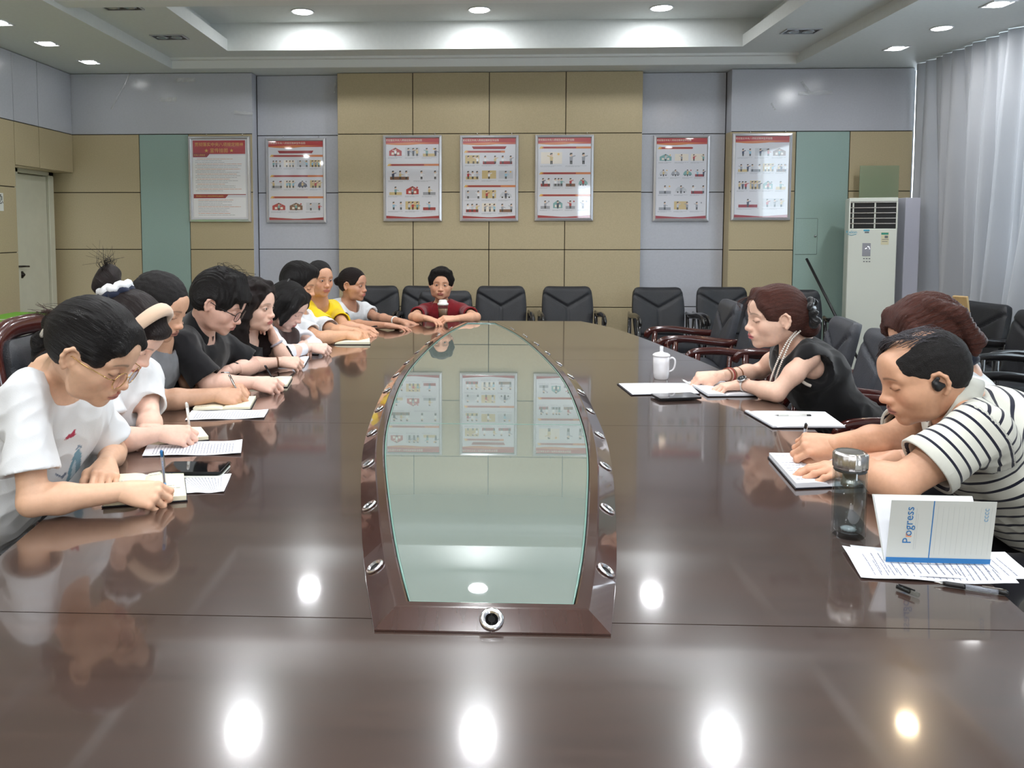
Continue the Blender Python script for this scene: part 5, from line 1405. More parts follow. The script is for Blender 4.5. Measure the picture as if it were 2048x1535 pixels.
# ---- 6 woman with black bob, looking down
I6 = person('f', 'woman with a short black bob and white cardigan bowed over her notes',
    (D_(577, 610, 4.60), -8, 36, 0), D_(556, 655, 4.70), (D_(540, 672, 4.50), D_(605, 668, 4.92)), (T_(572, 706, .79), T_(628, 692, .79)), (T_(622, 694, .80), T_(606, 690, .80)),
    (('pen', V3(.95, .1, -.1), V3(0, -.7, .8)), ('rest', V3(.3, -.9, -.1), V3(0, 0, 1))), skin=(232, 194, 178), hs=1.10, res=.003, bres=.006, pelvis=V3(-1.6, 4.72, .56), paint=dict(lipc=(186, 96, 96)))
hv = scalp(.016)
for s_ in (-1, 1): hv.chain([(.05, s_*.050, .09), (.055, s_*.078, .03), (.040, s_*.088, -.04), (.048, s_*.082, -.085)], [.02, .022, .024, .010], .02); hv.chain([(-.02, s_*.075, .02), (-.02, s_*.078, -.075)], [.035, .030], .02)
hv.chain([(-.06, 0, 0), (-.065, 0, -.085)], [.07, .05], .03)
hair(I6, hv, H_black, res=.0034, mode='down', amp=.0008)
m = MB().tube([(-.07, -.03, .105), (-.075, -.01, .118), (-.07, .012, .108)], .008, 8); m.xf(R=I6['RH'], t=I6['hc']-I6['org']); m.build('hair_claw', M_black, I6['root'])
shirt(I6, M_darktop, name='dark_top', sleeve=0, neckr=.075, chest=.100, belly=.115, seed=16)
shirt(I6, M_whitecard, name='white_cardigan', sleeve=1.75, neckr=.098, neckf=.075, neckdown=.05, chest=.110, belly=.125, seed=17, fold=.012, wide=1.06)

# ---- 7 man in white tee
I7 = person('g', 'man with thick black hair and white T-shirt behind the woman with the bob',
    (D_(600, 566, 5.12), -12, 18, 0), D_(592, 620, 5.24), (D_(575, 640, 4.98), D_(628, 638, 5.48)), (T_(640, 677, .79), T_(672, 664, .79)), (T_(692, 669, .80), T_(712, 663, .80)),
    (('curl', V3(1, .1, -.1), V3(0, -.5, .9)), ('curl', V3(.8, -.5, -.1), V3(0, .3, 1))), skin=(212, 162, 128), man=True, hs=1.10, res=.0032, bres=.0065, pelvis=V3(-1.62, 5.25, .56), paint=dict(stubble=.1))
hv = scalp(.020); hv.ell((.05, 0, .095), (.045, .055, .028), .03); hair(I7, hv, H_black, res=.0036, mode='fwd', amp=.0014)
shirt(I7, M_tee, sleeve=.75, neckr=.076, chest=.125, belly=.15, sl_r=1.5, seed=18)

# ---- 8 man in yellow
I8 = person('h', 'older man in a bright yellow T-shirt with receding cropped hair',
    (D_(640, 556, 5.52), -48, 6, 0), D_(638, 603, 5.62), (D_(612, 618, 5.52), D_(666, 616, 5.86)), (T_(668, 662, .78), T_(690, 655, .78)), (T_(712, 663, .785), T_(722, 655, .785)),
    (('rest', V3(1, .0, -.1), V3(0, 0, 1)), ('rest', V3(.9, -.3, -.1), V3(0, 0, 1))), skin=(208, 158, 128), man=True, hs=1.08, res=.0032, bres=.0065, eyes='open', pelvis=V3(-1.42, 5.7, .56), paint=dict(stubble=.1))
hv = scalp(.005, line=-.012); hair(I8, hv, H_short, res=.0036, mode='crop')
shirt(I8, M_yellow, name='yellow_t_shirt', sleeve=.7, neckr=.074, chest=.12, belly=.14, sl_r=1.5, seed=19)

# ---- 9 woman in white blouse
I9 = person('i', 'woman in a white blouse with a small bun at the far left table corner',
    (D_(707, 568, 5.98), -22, 4, 0), D_(697, 606, 6.04), (D_(672, 621, 5.90), D_(728, 619, 6.24)), (D_(694, 648, 5.80), D_(752, 634, 6.16)), (T_(778, 651, .785), D_(806, 643, 5.92)),
    (('flat', V3(1, -.1, -.12), V3(.1, .1, 1)), ('flat', V3(.95, -.3, -.14), V3(0, 0, 1))), skin=(192, 144, 118), hs=1.06, res=.0032, bres=.0065, eyes='open', pelvis=V3(-1.32, 6.1, .56), head=dict(fat=.96))
hv = scalp(.010); hair(I9, hv, H_dkbrown, res=.0036)
bn = Vol(); bn.ell((-.130, 0, .010), (.034, .034, .034), .02); hair(I9, bn, H_dkbrown, name='hair_bun', mode='curl', lo=(-.2, -.06, -.06), hi=(-.07, .06, .08))
shirt(I9, M_blouse, name='white_blouse', sleeve=.60, neckr=.076, neckdown=.02, neckf=.03, chest=.105, belly=.13, sl_r=1.6, seed=20, fold=.012)
ring_on(I9, 1, .70, .028, .005, M_white, 'bracelet', wdt=.006)

# ---- 10 woman in red
I10 = person('j', 'woman with short black hair and dark red top at the far table end',
    (D_(882, 567, 6.52), -88, 2, -3), D_(884, 608, 6.62), (D_(846, 620, 6.56), D_(926, 620, 6.56)), (T_(826, 634, .79), T_(952, 634, .79)), (T_(856, 637, .80), T_(909, 637, .80)),
    (('rest', V3(.95, -.45, -.2), V3(.1, 0, 1)), ('grip', V3(-.93, -.35, .05), V3(0, -.45, .9))), skin=(214, 164, 134), hs=1.10, res=.0032, bres=.0065, eyes='open', pelvis=V3(-.29, 6.78, .56), head=dict(fat=1.08, w=1.02), paint=dict(lipc=(160, 84, 80)))
hv = scalp(.022); 
for s_ in (-1, 1): hv.chain([(.03, s_*.06, .09), (.035, s_*.080, .04), (.020, s_*.084, -.005)], [.024, .018, .008], .02)
hv.ell((.066, .0, .095), (.03, .055, .02), .02)
hair(I10, hv, H_black, res=.0036, mode='fwd', amp=.001)
shirt(I10, M_red, name='dark_red_top', sleeve=.62, neckr=.070, neckf=.02, chest=.11, belly=.13, sl_r=1.55, seed=21, wide=1.05)

# ---- 11 woman in black dress, right
I11 = person('k', 'woman in a sleeveless black dress, chestnut hair tied with a black bow',
    (D_(1548, 633, 3.36), 181, 4, 0), D_(1590, 682, 3.44), (D_(1562, 708, 3.62), D_(1618, 714, 3.26)), (T_(1520, 742, .80), T_(1552, 786, .79)), (T_(1432, 752, .80), T_(1484, 768, .795)),
    (('curl', V3(-1, -.05, -.1), V3(0, -.5, .9)), ('rest', V3(-.95, .1, -.15), V3(.1, 0, 1))), skin=(226, 186, 164), hs=1.12, res=.0024, bres=.005, pelvis=V3(1.72, 3.42, .55), head=dict(fat=.94, jaw=.9), paint=dict(lipc=(178, 76, 92)))
hv = scalp(.014, line=-.006); hv.cone((-.08, 0, .0), (-.115, 0, -.03), .05, .035, .03); hv.ell((-.130, 0, -.045), (.042, .045, .045), .02)
for s_ in (-1, 1): hv.chain([(.055, s_*.03, .095), (.062, s_*.055, .055), (.040, s_*.070, .015)], [.020, .014, .008], .02)
hair(I11, hv, H_redbrown, res=.0025, amp=.0009, lo=(-.2, -.13, -.14))
strands(I11, [[(.075, s_*.03, .085), (.105+r_.random()*.02, s_*(.03+r_.random()*.02), .06), (.10+r_.random()*.02, s_*(.03+r_.random()*.02), .025)] for s_ in (-1, 1) for _ in range(8)], H_redbrown, .0007, 'wispy_fringe')
bw = Vol()
for q in range(9):
    a = q*.7; bw.ell((-.125+.012*math.sin(a*2), .045+.030*math.cos(a)*.6, .012+.045*math.sin(a)), (.018, .018, .010), .006, 'u', rot_h(a*40, a*60, 30))
bw.ell((-.122, .035, .01), (.02, .03, .035), .01)
Vb, Fb = bw.mesh((-.2, -.06, -.09), (-.07, .13, .12), .0025); to_obj('hair_bow', Vb, Fb, mat('black_satin', (16, 17, 20), .18, sheen=.3), I11['root'], R=I11['RH'], t=I11['hc']-I11['org'])
shirt(I11, M_blacktop, name='black_dress', sleeve=0, neckr=.078, neckf=.02, chest=.108, belly=.125, seed=22, vest=True, wide=1.04)
def armhole(I, i, r, m, name='armhole_piping', th=.008):
    s_ = I['sh'][i]; n = I['neck']; d = (s_-n); d /= np.linalg.norm(d); c = s_-d*.018-I['up']*.055+I['fw']*.008; pts = []
    for a in np.linspace(0, 2*PI, 40, endpoint=False): pts.append(c+I['up']*math.cos(a)*r*1.1+I['fw']*math.sin(a)*r*.98-I['org'])
    mb = MB().tube(pts, th, 8, closed=True, up=d, flat=.6); return mb.build(name, m, I['root'])
for i in (0, 1): armhole(I11, i, .077, M_cream, th=.007)
def necklace(I, m, name, r0, drop, rb, n=70, double=0):
    mb = MB(); c = I['neck']+I['up']*.02
    for k in range(n):
        a = 2*PI*k/n; q = c+I['ax']*math.sin(a)*r0*(1-.25*(1+math.cos(a))/2)+I['fw']*(math.cos(a)*.075+.035*(1+math.cos(a))/2+double)-I['up']*drop*((1+math.cos(a))/2)**1.6
        mb.lathe([(0.0001, -rb), (rb*.7, -rb*.7), (rb, 0), (rb*.7, rb*.7), (.0001, rb)], 6, c=q-I['org'])
    o = mb.build(name, m, I['root']); o['kind'] = 'stuff'; return o
def pearls(pts, r_=.0045):
    pts = np.array(pts); d = np.r_[0, np.cumsum(np.linalg.norm(np.diff(pts, axis=0), axis=1))]; n = int(d[-1]/(r_*2)); mb = MB()
    for t in np.linspace(0, d[-1], n):
        q = np.array([smooth_interp(d, pts[:, k], t) for k in range(3)])
        mb.lathe([(0.0001, -r_), (r_*.7, -r_*.7), (r_, 0), (r_*.7, r_*.7), (.0001, r_)], 7, c=q-I11['org'])
    o = mb.build('pearl_necklace', M_pearl, I11['root']); o['kind'] = 'stuff'
pearls([D_(1600, 662, 3.31), D_(1584, 678, 3.285), D_(1568, 712, 3.27), D_(1556, 742, 3.30), D_(1549, 768, 3.34)])
pearls([D_(1592, 662, 3.31), D_(1574, 684, 3.28), D_(1558, 715, 3.28), D_(1546, 745, 3.32), D_(1540, 765, 3.36)])
m = MB(); c = I11['neck']+I11['up']*.035
m.tube([c+I11['ax']*math.sin(a)*.082+I11['fw']*(math.cos(a)*.080+.018)-I11['up']*(.012+.030*(1+math.cos(a)))-I11['org'] for a in np.linspace(0, 2*PI, 40, endpoint=False)], .007, 8, closed=True, flat=1.6); m.build('neck_piping', M_cream, I11['root'])
watch(I11, 1, .93, face=(20, 24, 28), strap=(214, 206, 200), size=.021, ang=60, r=.027)
M_bead = mat('brown_beads', (120, 74, 44), .4)
for t in (.52, .66, .76): ring_on(I11, 0, t, .034-.006*t, .003, M_bead, 'bead_bracelet', wdt=.003)
ring_on(I11, 0, .70, .031, .0025, mat('red_string', (150, 26, 34), .6), 'red_string_bracelet', wdt=.0025)

# ---- 12 person behind the balding man
I12 = person('l', 'person with layered brown hair mostly hidden behind the balding man',
    (D_(1848, 672, 2.86), 178, 24, 0), D_(1915, 742, 2.86), (D_(1880, 790, 3.02), D_(1950, 790, 2.68)), (D_(1850, 880, 2.98), T_(1862, 925, .80)), (T_(1780, 868, .80), T_(1800, 915, .80)),
    (('rest', V3(-1, -.1, -.1), V3(0, 0, 1)), ('rest', V3(-1, .1, -.1), V3(0, 0, 1))), skin=(214, 166, 138), hs=1.12, res=.0034, bres=.0065, pelvis=V3(1.86, 2.86, .55))
hv = scalp(.026, line=-.004)
for s_ in (-1, 1): hv.chain([(.05, s_*.05, .09), (.055, s_*.085, .04), (.03, s_*.095, -.03), (-.02, s_*.09, -.08)], [.026, .026, .026, .012], .02)
for k in range(14):
    a = -1.6+k*.25; hv.chain([(-.03, .06*math.sin(a), .10), (-.085, .09*math.sin(a), .05), (-.095-.010*(k % 3), .09*math.sin(a), -.03-.02*(k % 2)), (-.085, .09*math.sin(a), -.085)], [.025, .022, .018, .006], .01)
hair(I12, hv, H_redbrown, res=.0036, mode='back', amp=.0022, lo=(-.2, -.15, -.2), hi=(.13, .15, .18))
shirt(I12, M_tee, name='white_shirt', sleeve=1.7, neckr=.075, chest=.11, belly=.13, seed=23)
m = MB(); c = I12['neck']+I12['up']*.045
m.tube([c+I12['ax']*math.sin(a)*.072+I12['fw']*(math.cos(a)*.070+.012)-I12['up']*(.02*(1+math.cos(a)))-I12['org'] for a in np.linspace(0, 2*PI, 40, endpoint=False)], .014, 8, closed=True, flat=1.8); m.build('navy_collar', M_navy, I12['root'])

# ---- 13 balding man in striped polo
I13 = person('m', 'balding man in a navy-striped cream polo shirt with a black earpiece, writing',
    (D_(1842, 750, 2.26), 174, 17, 0), D_(1912, 806, 2.30), (D_(1872, 828, 2.54), D_(1962, 862, 2.05)), (P(1778, 880, Z=.825), T_(1792, 972, .80)), (P(1672, 888, Z=.828), T_(1722, 934, .80)),
    (('pen', V3(-1, .02, -.06), V3(0, -.70, .75)), ('flat', V3(-1, .10, -.10), V3(.05, -.1, 1))), skin=(206, 158, 128), man=True, hs=1.12, res=.0022, bres=.005, pelvis=V3(1.92, 2.22, .50), head=dict(fat=1.06, nose=1.1), paint=dict(stubble=.12, lipc=(158, 100, 92)), arm_r=(.052, .044, .029))
hv = scalp(.007, line=.018); hv.ell((.055, .0, .120), (.085, .062, .066), .012, 's'); hv.ell((-.01, .0, .140), (.090, .050, .050), .012, 's'); hair(I13, hv, H_short, res=.0024, mode='crop', amp=.0009)
strands(I13, [[(.066+r_.normal()*.004, -.055+.01*r_.normal(), .060), (.056+r_.normal()*.008, -.03+t*.03, .098+r_.normal()*.004), (.03+r_.normal()*.012, .0+t*.05, .116+r_.normal()*.004), (.0+r_.normal()*.02, .03+t*.03, .106)] for t in r_.random(46)], H_grey, .0011, 'grey_forelock')
strands(I13, [[(.02+r_.normal()*.02, y, .111-.9*y*y*8), (-.03+r_.normal()*.02, y*1.1, .120-.9*y*y*8), (-.085, y*1.1, .085-.9*y*y*8)] for y in np.linspace(-.055, .055, 64)], H_grey, .0008, 'thin_grey_hair')
shirt(I13, M_polo, name='striped_polo_shirt', sleeve=.64, neckr=.084, neckf=.01, chest=.135, belly=.17, sl_r=1.55, seed=24, fold=.007, stripes=True, wide=1.10, hunch=.02)
# polo collar and sleeve bands
M_polob = cloth_mat('polo_cream', (204, 204, 194))
def collar(I, m, r=.074, gap=.25):
    mb = MB(); c = I['neck']; nd = I['nb']-c; nd /= np.linalg.norm(nd); X = []
    for a in np.linspace(gap, 2*PI-gap, 60):
        rd = I['ax']*math.sin(a)*.95+I['fw']*math.cos(a); fr_ = (1+math.cos(a))/2
        base = c+nd*.022+I['fw']*.012-I['up']*(.006+.034*fr_)+I['up']*.012*(1-fr_)
        X.append([base+rd*(r+.002), base+rd*r+nd*.03, base+rd*r+nd*.044, base+rd*(r+.006)+nd*.045, base+rd*(r+.016)+nd*.020, base+rd*(r+.030)-I['up']*(.020+.022*fr_), base+rd*(r+.026)-I['up']*(.020+.022*fr_)])
    return mb.grid(np.array(X)-I['org']).build('polo_collar', m, I['root'])
collar(I13, M_polob, .084); collar(I4, M_blackshirt, .070, .3)
for i in (0, 1):
    S, E = I13['sh'][i], I13['el'][i]; d = (E-S)/np.linalg.norm(E-S); e = S+(E-S)*.64; B = basis(d, (0, 0, 1)); ru = I13['ru']*1.55; X = []
    for a in np.linspace(0, 2*PI, 41):
        rd = B[:, 1]*math.cos(a)+B[:, 2]*math.sin(a); X.append([e-d*.024+rd*(ru+.0015), e-d*.0+rd*(ru+.003), e+d*.003+rd*(ru+.0005), e+d*.001+rd*(ru-.006)])
    MB().grid(np.array(X)-I13['org']).build('sleeve_band', M_polob, I13['root'])
eb = Vol(); eb.ell((.002, .086, -.012), (.011, .010, .013), .004); eb.cone((.006, .088, -.006), (-.010, .088, -.012), .008, .006, .006); eb.cone((-.002, .090, .008), (.008, .087, .0), .005, .005, .004)
Vb, Fb = eb.mesh((-.04, .06, -.05), (.04, .12, .04), .002); to_obj('earpiece', Vb, Fb, M_black, I13['root'], R=I13['RH'], t=I13['hc']-I13['org'])

# chair of the second woman on the left: wooden frame with black panel
chair(ch_w, -1.42, 3.00, 2, 'high-backed armchair with a reddish wooden frame behind the woman with the headband')

MB_side = thing('side_chair', '', 'chair', group='side chairs under the sitters')
seat_mesh(.40, .42, .45, .06).build('seat', M_leather, MB_side)
back_mesh(.38, .38, .46, math.radians(12), seam=False).xf(t=(0, .20, 0)).build('backrest', M_leather, MB_side)
for sx_ in (-.17, .17):
    for sy_ in (-.17, .20): MB().tube([(sx_, sy_, 0), (sx_*.96, sy_*.97, .42)], .014, 8).build('leg', M_blackwood, MB_side)
learn(MB_side)
fst = True
for I_, rz_, lb in ((I1, 0, 'the woman nearest the camera on the left'), (I3, 0, 'the man in the grey T-shirt'), (I4, 0, 'the man in the black shirt'),
                    (I5, 0, 'the woman with long wavy hair'), (I6, 0, 'the woman with the black bob'), (I7, 0, 'the man in the white T-shirt'), (I8, 0, 'the man in yellow'), (I9, -10, 'the woman in the white blouse'),
                    (I12, 180, 'the person behind the balding man'), (I13, 180, 'the balding man in the striped polo')):
    o = MB_side if fst else copy_tree(MB_side); fst = False
    o.location = (I_['pelvis'][0], I_['pelvis'][1], 0); o.rotation_euler = (0, 0, math.radians(rz_+90)); o['label'] = 'plain black side chair under '+lb
# ================================================================ things on the table
M_page = mat('cream_page', (232, 226, 200), .7); M_white_p = mat('white_paper', (228, 230, 236), .7); M_ink = mat('ink', (140, 142, 158), .8); M_inkb = mat('blue_ink', (90, 110, 170), .8)
M_cover = mat('dark_cover', (26, 26, 36), .4, bump=.1, bscale=300); M_blue = mat('blue_spine', (36, 110, 170), .4); M_greycov = mat('grey_card', (196, 198, 192), .6); M_orange = mat('orange_print', (226, 140, 90), .6)
M_clear = mat('clear_plastic', (150, 156, 168), .12, alpha=.55, spec=1, coat=1); M_clearc = thin('clear_case', (232, 236, 234), 1.55)
M_screen = mat('phone_screen', (16, 18, 20), .04, coat=1, spec=1); M_silver = mat('silver_edge', (190, 188, 184), .25, .9)
pr_ = np.random.default_rng(21)
def bil(c, u, v):
    """c: four corners (near-left, near-right, far-right, far-left)"""
    return c[0]*(1-u)*(1-v)+c[1]*u*(1-v)+c[2]*u*v+c[3]*(1-u)*v
def corners(px, z): return [P(u, v, Z=z) for u, v in px]
def sheet_on(c, m, th=.0006, wave=.0, n=12):
    X = np.zeros((n, n, 3)); lo = np.zeros((n, n, 3))
    for i in range(n):
        for j in range(n):
            u, v = i/(n-1), j/(n-1); p = bil(c, u, v); p = p+np.array((0, 0, wave*(math.sin(u*5+v*2)**2)*.6+wave*max(0, abs(u-.5)*2-.7)*1.2)); X[i, j] = p; lo[i, j] = p-(0, 0, th)
    mb = MB(); mb.grid(X); mb.grid(lo[::-1])
    ii = [(i, 0) for i in range(n)]+[(n-1, j) for j in range(1, n)]+[(i, n-1) for i in range(n-2, -1, -1)]+[(0, j) for j in range(n-2, 0, -1)]
    ed = np.array([[X[i, j], lo[i, j]] for i, j in ii+ii[:1]]); mb.grid(ed[::-1], smooth=False)
    return mb, X
def lines_on(c, rows, m, parent, org, along='v', inset=.08, dz=.0012, th=.0065, seed=1, wave=0, short=.2, name='printed_text', span=None):
    r = np.random.default_rng(seed); mb = MB(); v0_, v1_ = span or (inset, 1-inset)
    hz = lambda u, v: wave*(math.sin(u*5+v*2)**2)*.6+wave*max(0, abs(u-.5)*2-.7)*1.2
    for k in range(rows):
        t = v0_+(v1_-v0_)*(k+.5)/rows; a = inset; e = 1-inset-r.random()*short
        while a < e:
            l_ = min(r.uniform(.04, .18), e-a); q = []
            for (s_, tt) in ((a, t), (a+l_, t), (a+l_, t+th), (a, t+th)):
                u, v = (s_, tt) if along == 'u' else (tt, s_)
                q.append(bil(c, u, v)+(0, 0, dz+hz(u, v))-org)
            mb.quad(*q); a += l_+.015
    o = mb.build(name, m, parent); return o
def paper(px, label, z=.7512, th=.0008, wave=.004, rows=16, along='u', group=None, stack=1, seed=3):
    c = corners(px, z+.0006); org = (c[0]+c[2])/2; org[2] = TZ
    o = thing('printed_sheet', label, 'paper', org, group=group)
    mb, X = sheet_on(c, M_white_p, th, wave); mb.xf(t=-org).build('sheet', M_white_p, o)
    lines_on(c, rows, M_ink, o, org, along, wave=wave, seed=seed, dz=.0008)
    return o
def notebook(px, label, cover=M_cover, page=M_page, th=.010, z=.7505, rows=14, along='u', spine=None, script=True, seed=5, lift=.0):
    """open book: cover board, two page blocks bulging at the gutter"""
    c = corners(px, z+.001); org = (c[0]+c[2])/2; org[2] = TZ
    o = thing('notebook', label, 'notebook', org)
    ctr = sum(c)/4; cc = [ctr+(q-ctr)*1.03 for q in c]
    mb = MB(); v = [q-org for q in cc]+[q-org+(0, 0, .0028) for q in cc]
    mb.add(v, [(3, 2, 1, 0), (4, 5, 6, 7), (0, 1, 5, 4), (1, 2, 6, 5), (2, 3, 7, 6), (3, 0, 4, 7)]); mb.build('cover', cover, o)
    g = .5 if spine is None else spine
    for (ua, ub) in ((0, g), (g, 1)):
        if ub-ua < .05: continue
        n = 14; X = np.zeros((n, 5, 3)); B = np.zeros((n, 5, 3))
        for i in range(n):
            for j in range(5):
                u = ua+(ub-ua)*i/(n-1); w_ = j/4; p = bil(c, u, w_) if along == 'u' else bil(c, w_, u)
                dgut = abs(u-g)/max(ub-ua, .01); h = th*(.55+.45*math.sin(min(dgut*3.4, 1.9)))*(1 if dgut > .03 else .45)
                X[i, j] = p+(0, 0, .0028+h)-org; B[i, j] = p+(0, 0, .0028)-org
        mb = MB(); mb.grid(X); 
        ii = [(i, 0) for i in range(n)]+[(n-1, j) for j in range(1, 5)]+[(i, 4) for i in range(n-2, -1, -1)]+[(0, j) for j in range(3, 0, -1)]
        ed = np.array([[X[i, j], B[i, j]] for i, j in ii+ii[:1]]); mb.grid(ed[::-1], smooth=False); mb.build('page_block', page, o)
        if script:
            l = MB(); r = np.random.default_rng(seed+int(ua*10))
            for k in range(rows):
                t = .06+.88*(k+.5)/rows; a = ua+(ub-ua)*.1; e = ub-(ub-ua)*(.1+.5*r.random())
                if r.random() < .35: continue
                while a < e:
                    l_ = min(r.uniform(.02, .07), e-a); q = []
                    for s_, tt in ((a, t), (a+l_, t), (a+l_, t+.012), (a, t+.012)):
                        p = bil(c, s_, tt) if along == 'u' else bil(c, tt, s_)
                        dgut = abs(s_-g)/max(ub-ua, .01); h = th*(.55+.45*math.sin(min(dgut*3.4, 1.9)))*(1 if dgut > .03 else .45)
                        q.append(p+(0, 0, .0034+h)-org)
                    l.quad(*q); a += l_+.012
            if l.n: l.build('handwriting', M_ink, o)
    return o
def pen(tip, d, label, ln=.142, r=.0042, body=M_clear, tail=None, grip=None, cap=False, group=None):
    tip = np.array(tip, float); d = np.array(d, float); d /= np.linalg.norm(d); B = basis(d, (0, 0, 1) if abs(d[2]) < .95 else (1, 0, 0)); R = np.stack([B[:, 1], B[:, 2], B[:, 0]], 1)
    o = thing('pen', label, 'pen', tip, group=group)
    MB().lathe([(.0006, 0), (.0012, .006), (r*.75, .016)], 10, R=R).build('nib', M_silver, o)
    MB().lathe([(r*.78, .016), (r, .022), (r*1.04, .050), (r, .054)], 12, R=R).build('grip', grip or M_black, o)
    MB().lathe([(r*.95, .054), (r*.95, ln-.018)], 12, R=R).build('barrel', body, o)
    MB().lathe([(.0014, .056), (.0014, ln-.03)], 6, R=R).build('ink_refill', tail or M_black, o)
    MB().lathe([(r, ln-.018), (r, ln-.004), (r*.6, ln), (.0004, ln)], 12, R=R).build('end_plug', tail or M_black, o)
    c = MB().box((-.0012, r, ln-.045), (.0012, r+.002, ln-.004)); c.box((-.0012, r*.6, ln-.010), (.0012, r+.002, ln-.004)); c.xf(R=R); c.build('clip', body if body is not M_clear else M_silver, o)
    return o
def hand_pen(I, i, label, head, tail_px, **k):
    """pen held between index and thumb tips, leaning the way the photo shows"""
    lm = I['lm'][i]; C = lm['i'][3]*.55+lm['t'][2]*.45; y = C[1]; d = P(*tail_px, Y=y)-P(*head, Y=y); d /= np.linalg.norm(d); d = d+np.array((0, .12 if I['man'] else .05, 0)); d /= np.linalg.norm(d)
    t = (C[2]-.770)/max(d[2], .3)
    return pen(C-d*min(max(t, .015), .034), d, label, **k)
def phone(px, label, z=TZ, th=.008, case=None, back=M_black, screen=M_screen, roughc=None):
    c = corners(px, z+th); org = (c[0]+c[2])/2; org[2] = z
    e0 = c[1]-c[0]; e1 = c[3]-c[0]; L0, L1 = np.linalg.norm(e0), np.linalg.norm(e1); a = e0/L0; b = e1-a*(e1@a); b /= np.linalg.norm(b)
    L0 = max(L0, .01); W_ = abs(e1@b); ctr = sum(c)/4
    def rr(hx, hy, rad, n=5):
        P_ = []
        for (sx_, sy_), q0 in zip(((1, 1), (-1, 1), (-1, -1), (1, -1)), (0, PI/2, PI, 1.5*PI)):
            for t in np.linspace(0, PI/2, n): P_.append((sx_*(hx-rad)+rad*math.cos(q0+t), sy_*(hy-rad)+rad*math.sin(q0+t)))
        return P_
    R = np.stack([a, np.cross((0, 0, 1), a), (0, 0, 1)], 1)
    o = thing('mobile_phone', label, 'phone', org); t = ctr-org; t[2] = 0
    MB().prism(rr(L0/2, W_/2, .010), 0.0005, th, 0).xf(R=R, t=t).build('phone_body', back, o)
    s_ = MB().prism(rr(L0/2-.003, W_/2-.003, .008), th, th+.0006, 0).xf(R=R, t=t).build('screen', screen, o)
    if case:
        m = MB(); q = np.array([(x, y, .004) for x, y in rr(L0/2+.001, W_/2+.001, .011)]); m.tube(q, .0042, 6, closed=True); m.xf(R=R, t=t).build('case_bumper', case, o)
    return o
# --- left side
paper([(368, 986), (448, 984), (463, 948), (262, 949)], 'printed sheet under the open notebook of the nearest woman on the left', rows=22, along='v', seed=2)
notebook([(206, 1014), (373, 1001), (367, 950), (238, 957)], 'open cream-paged notebook the nearest woman on the left is writing in', spine=.42, th=.012, rows=9, along='u')
phone([(345, 951), (445, 951), (452, 929), (356, 928)], 'white-backed phone lying under the clear-cased phone, in front of the nearest woman', th=.008, back=M_white, case=M_white)
phone([(326, 944), (447, 944), (455, 922), (340, 922)], 'dark-screened phone in a clear case lying on top of the white-backed phone', z=TZ+.0105, th=.008, back=M_black, case=M_clearc)
paper([(284, 912), (482, 908), (485, 880), (297, 889)], 'folded printed sheet in front of the woman with the beige headband', rows=26, along='v', seed=4, wave=.006)
notebook([(297, 892), (417, 880), (402, 861), (338, 862)], 'open notebook with a dark cover under the hand of the woman with the beige headband', spine=.5, th=.012, rows=8)
paper([(370, 840), (528, 836), (537, 819), (384, 822)], 'printed sheet in front of the man in the grey T-shirt', rows=24, along='v', seed=6, wave=.005)
notebook([(386, 822), (500, 819), (512, 797), (405, 800)], 'open notebook the man in the grey T-shirt is writing in', spine=.5, th=.010, rows=7)
notebook([(500, 776), (574, 774), (584, 757), (512, 757)], 'open notebook the young man in black is writing in', spine=.5, th=.010, rows=7)
phone([(542, 752), (583, 752), (586, 742), (548, 742)], 'dark phone lying beyond the notebook of the young man in black')
notebook([(556, 733), (608, 733), (618, 715), (572, 716)], 'notebook with grid pages in front of the woman with long wavy hair', spine=.5, th=.006, page=M_white_p, rows=6)
notebook([(560, 709), (636, 709), (640, 697), (576, 697)], 'dark-covered notebook under the arms of the woman with the black bob', spine=.5, th=.008, page=M_white_p, rows=5)
phone([(634, 703), (648, 703), (650, 694), (637, 694)], 'small white phone next to the notebook of the woman with the black bob', back=M_white, screen=M_white)
notebook([(668, 689), (740, 689), (739, 680), (674, 680)], 'closed-looking pale notebook in front of the man in the white T-shirt', spine=.02, th=.014, script=False)
paper([(706, 661), (745, 661), (760, 652), (722, 652)], 'sheet lying at the left in front of the woman in the white blouse', rows=8, along='u')
pen(P(718, 658, Z=.762), V3(.9, .5, .10), 'black pen lying on the sheet in front of the woman in the white blouse', body=M_black)
hand_pen(I1, 0, 'clear blue pen held upright by the nearest woman on the left', (306, 960), (299, 902), tail=M_blue, grip=mat('blue_grip', (110, 160, 200), .3))
hand_pen(I2, 0, 'white pen held by the woman with the beige headband', (358, 845), (351, 799), body=M_white, grip=M_white, tail=M_white)
hand_pen(I3, 0, 'silver pen held by the man in the grey T-shirt', (476, 772), (457, 738), body=M_silver, grip=M_silver, tail=M_silver)
hand_pen(I4, 0, 'dark pen held by the young man in black', (545, 742), (530, 718), body=M_black)
hand_pen(I5, 0, 'black pen held by the woman with long wavy hair', (590, 705), (576, 683), body=M_black)
hand_pen(I6, 0, 'dark pen held by the woman with the black bob', (614, 675), (600, 668), body=M_cover)
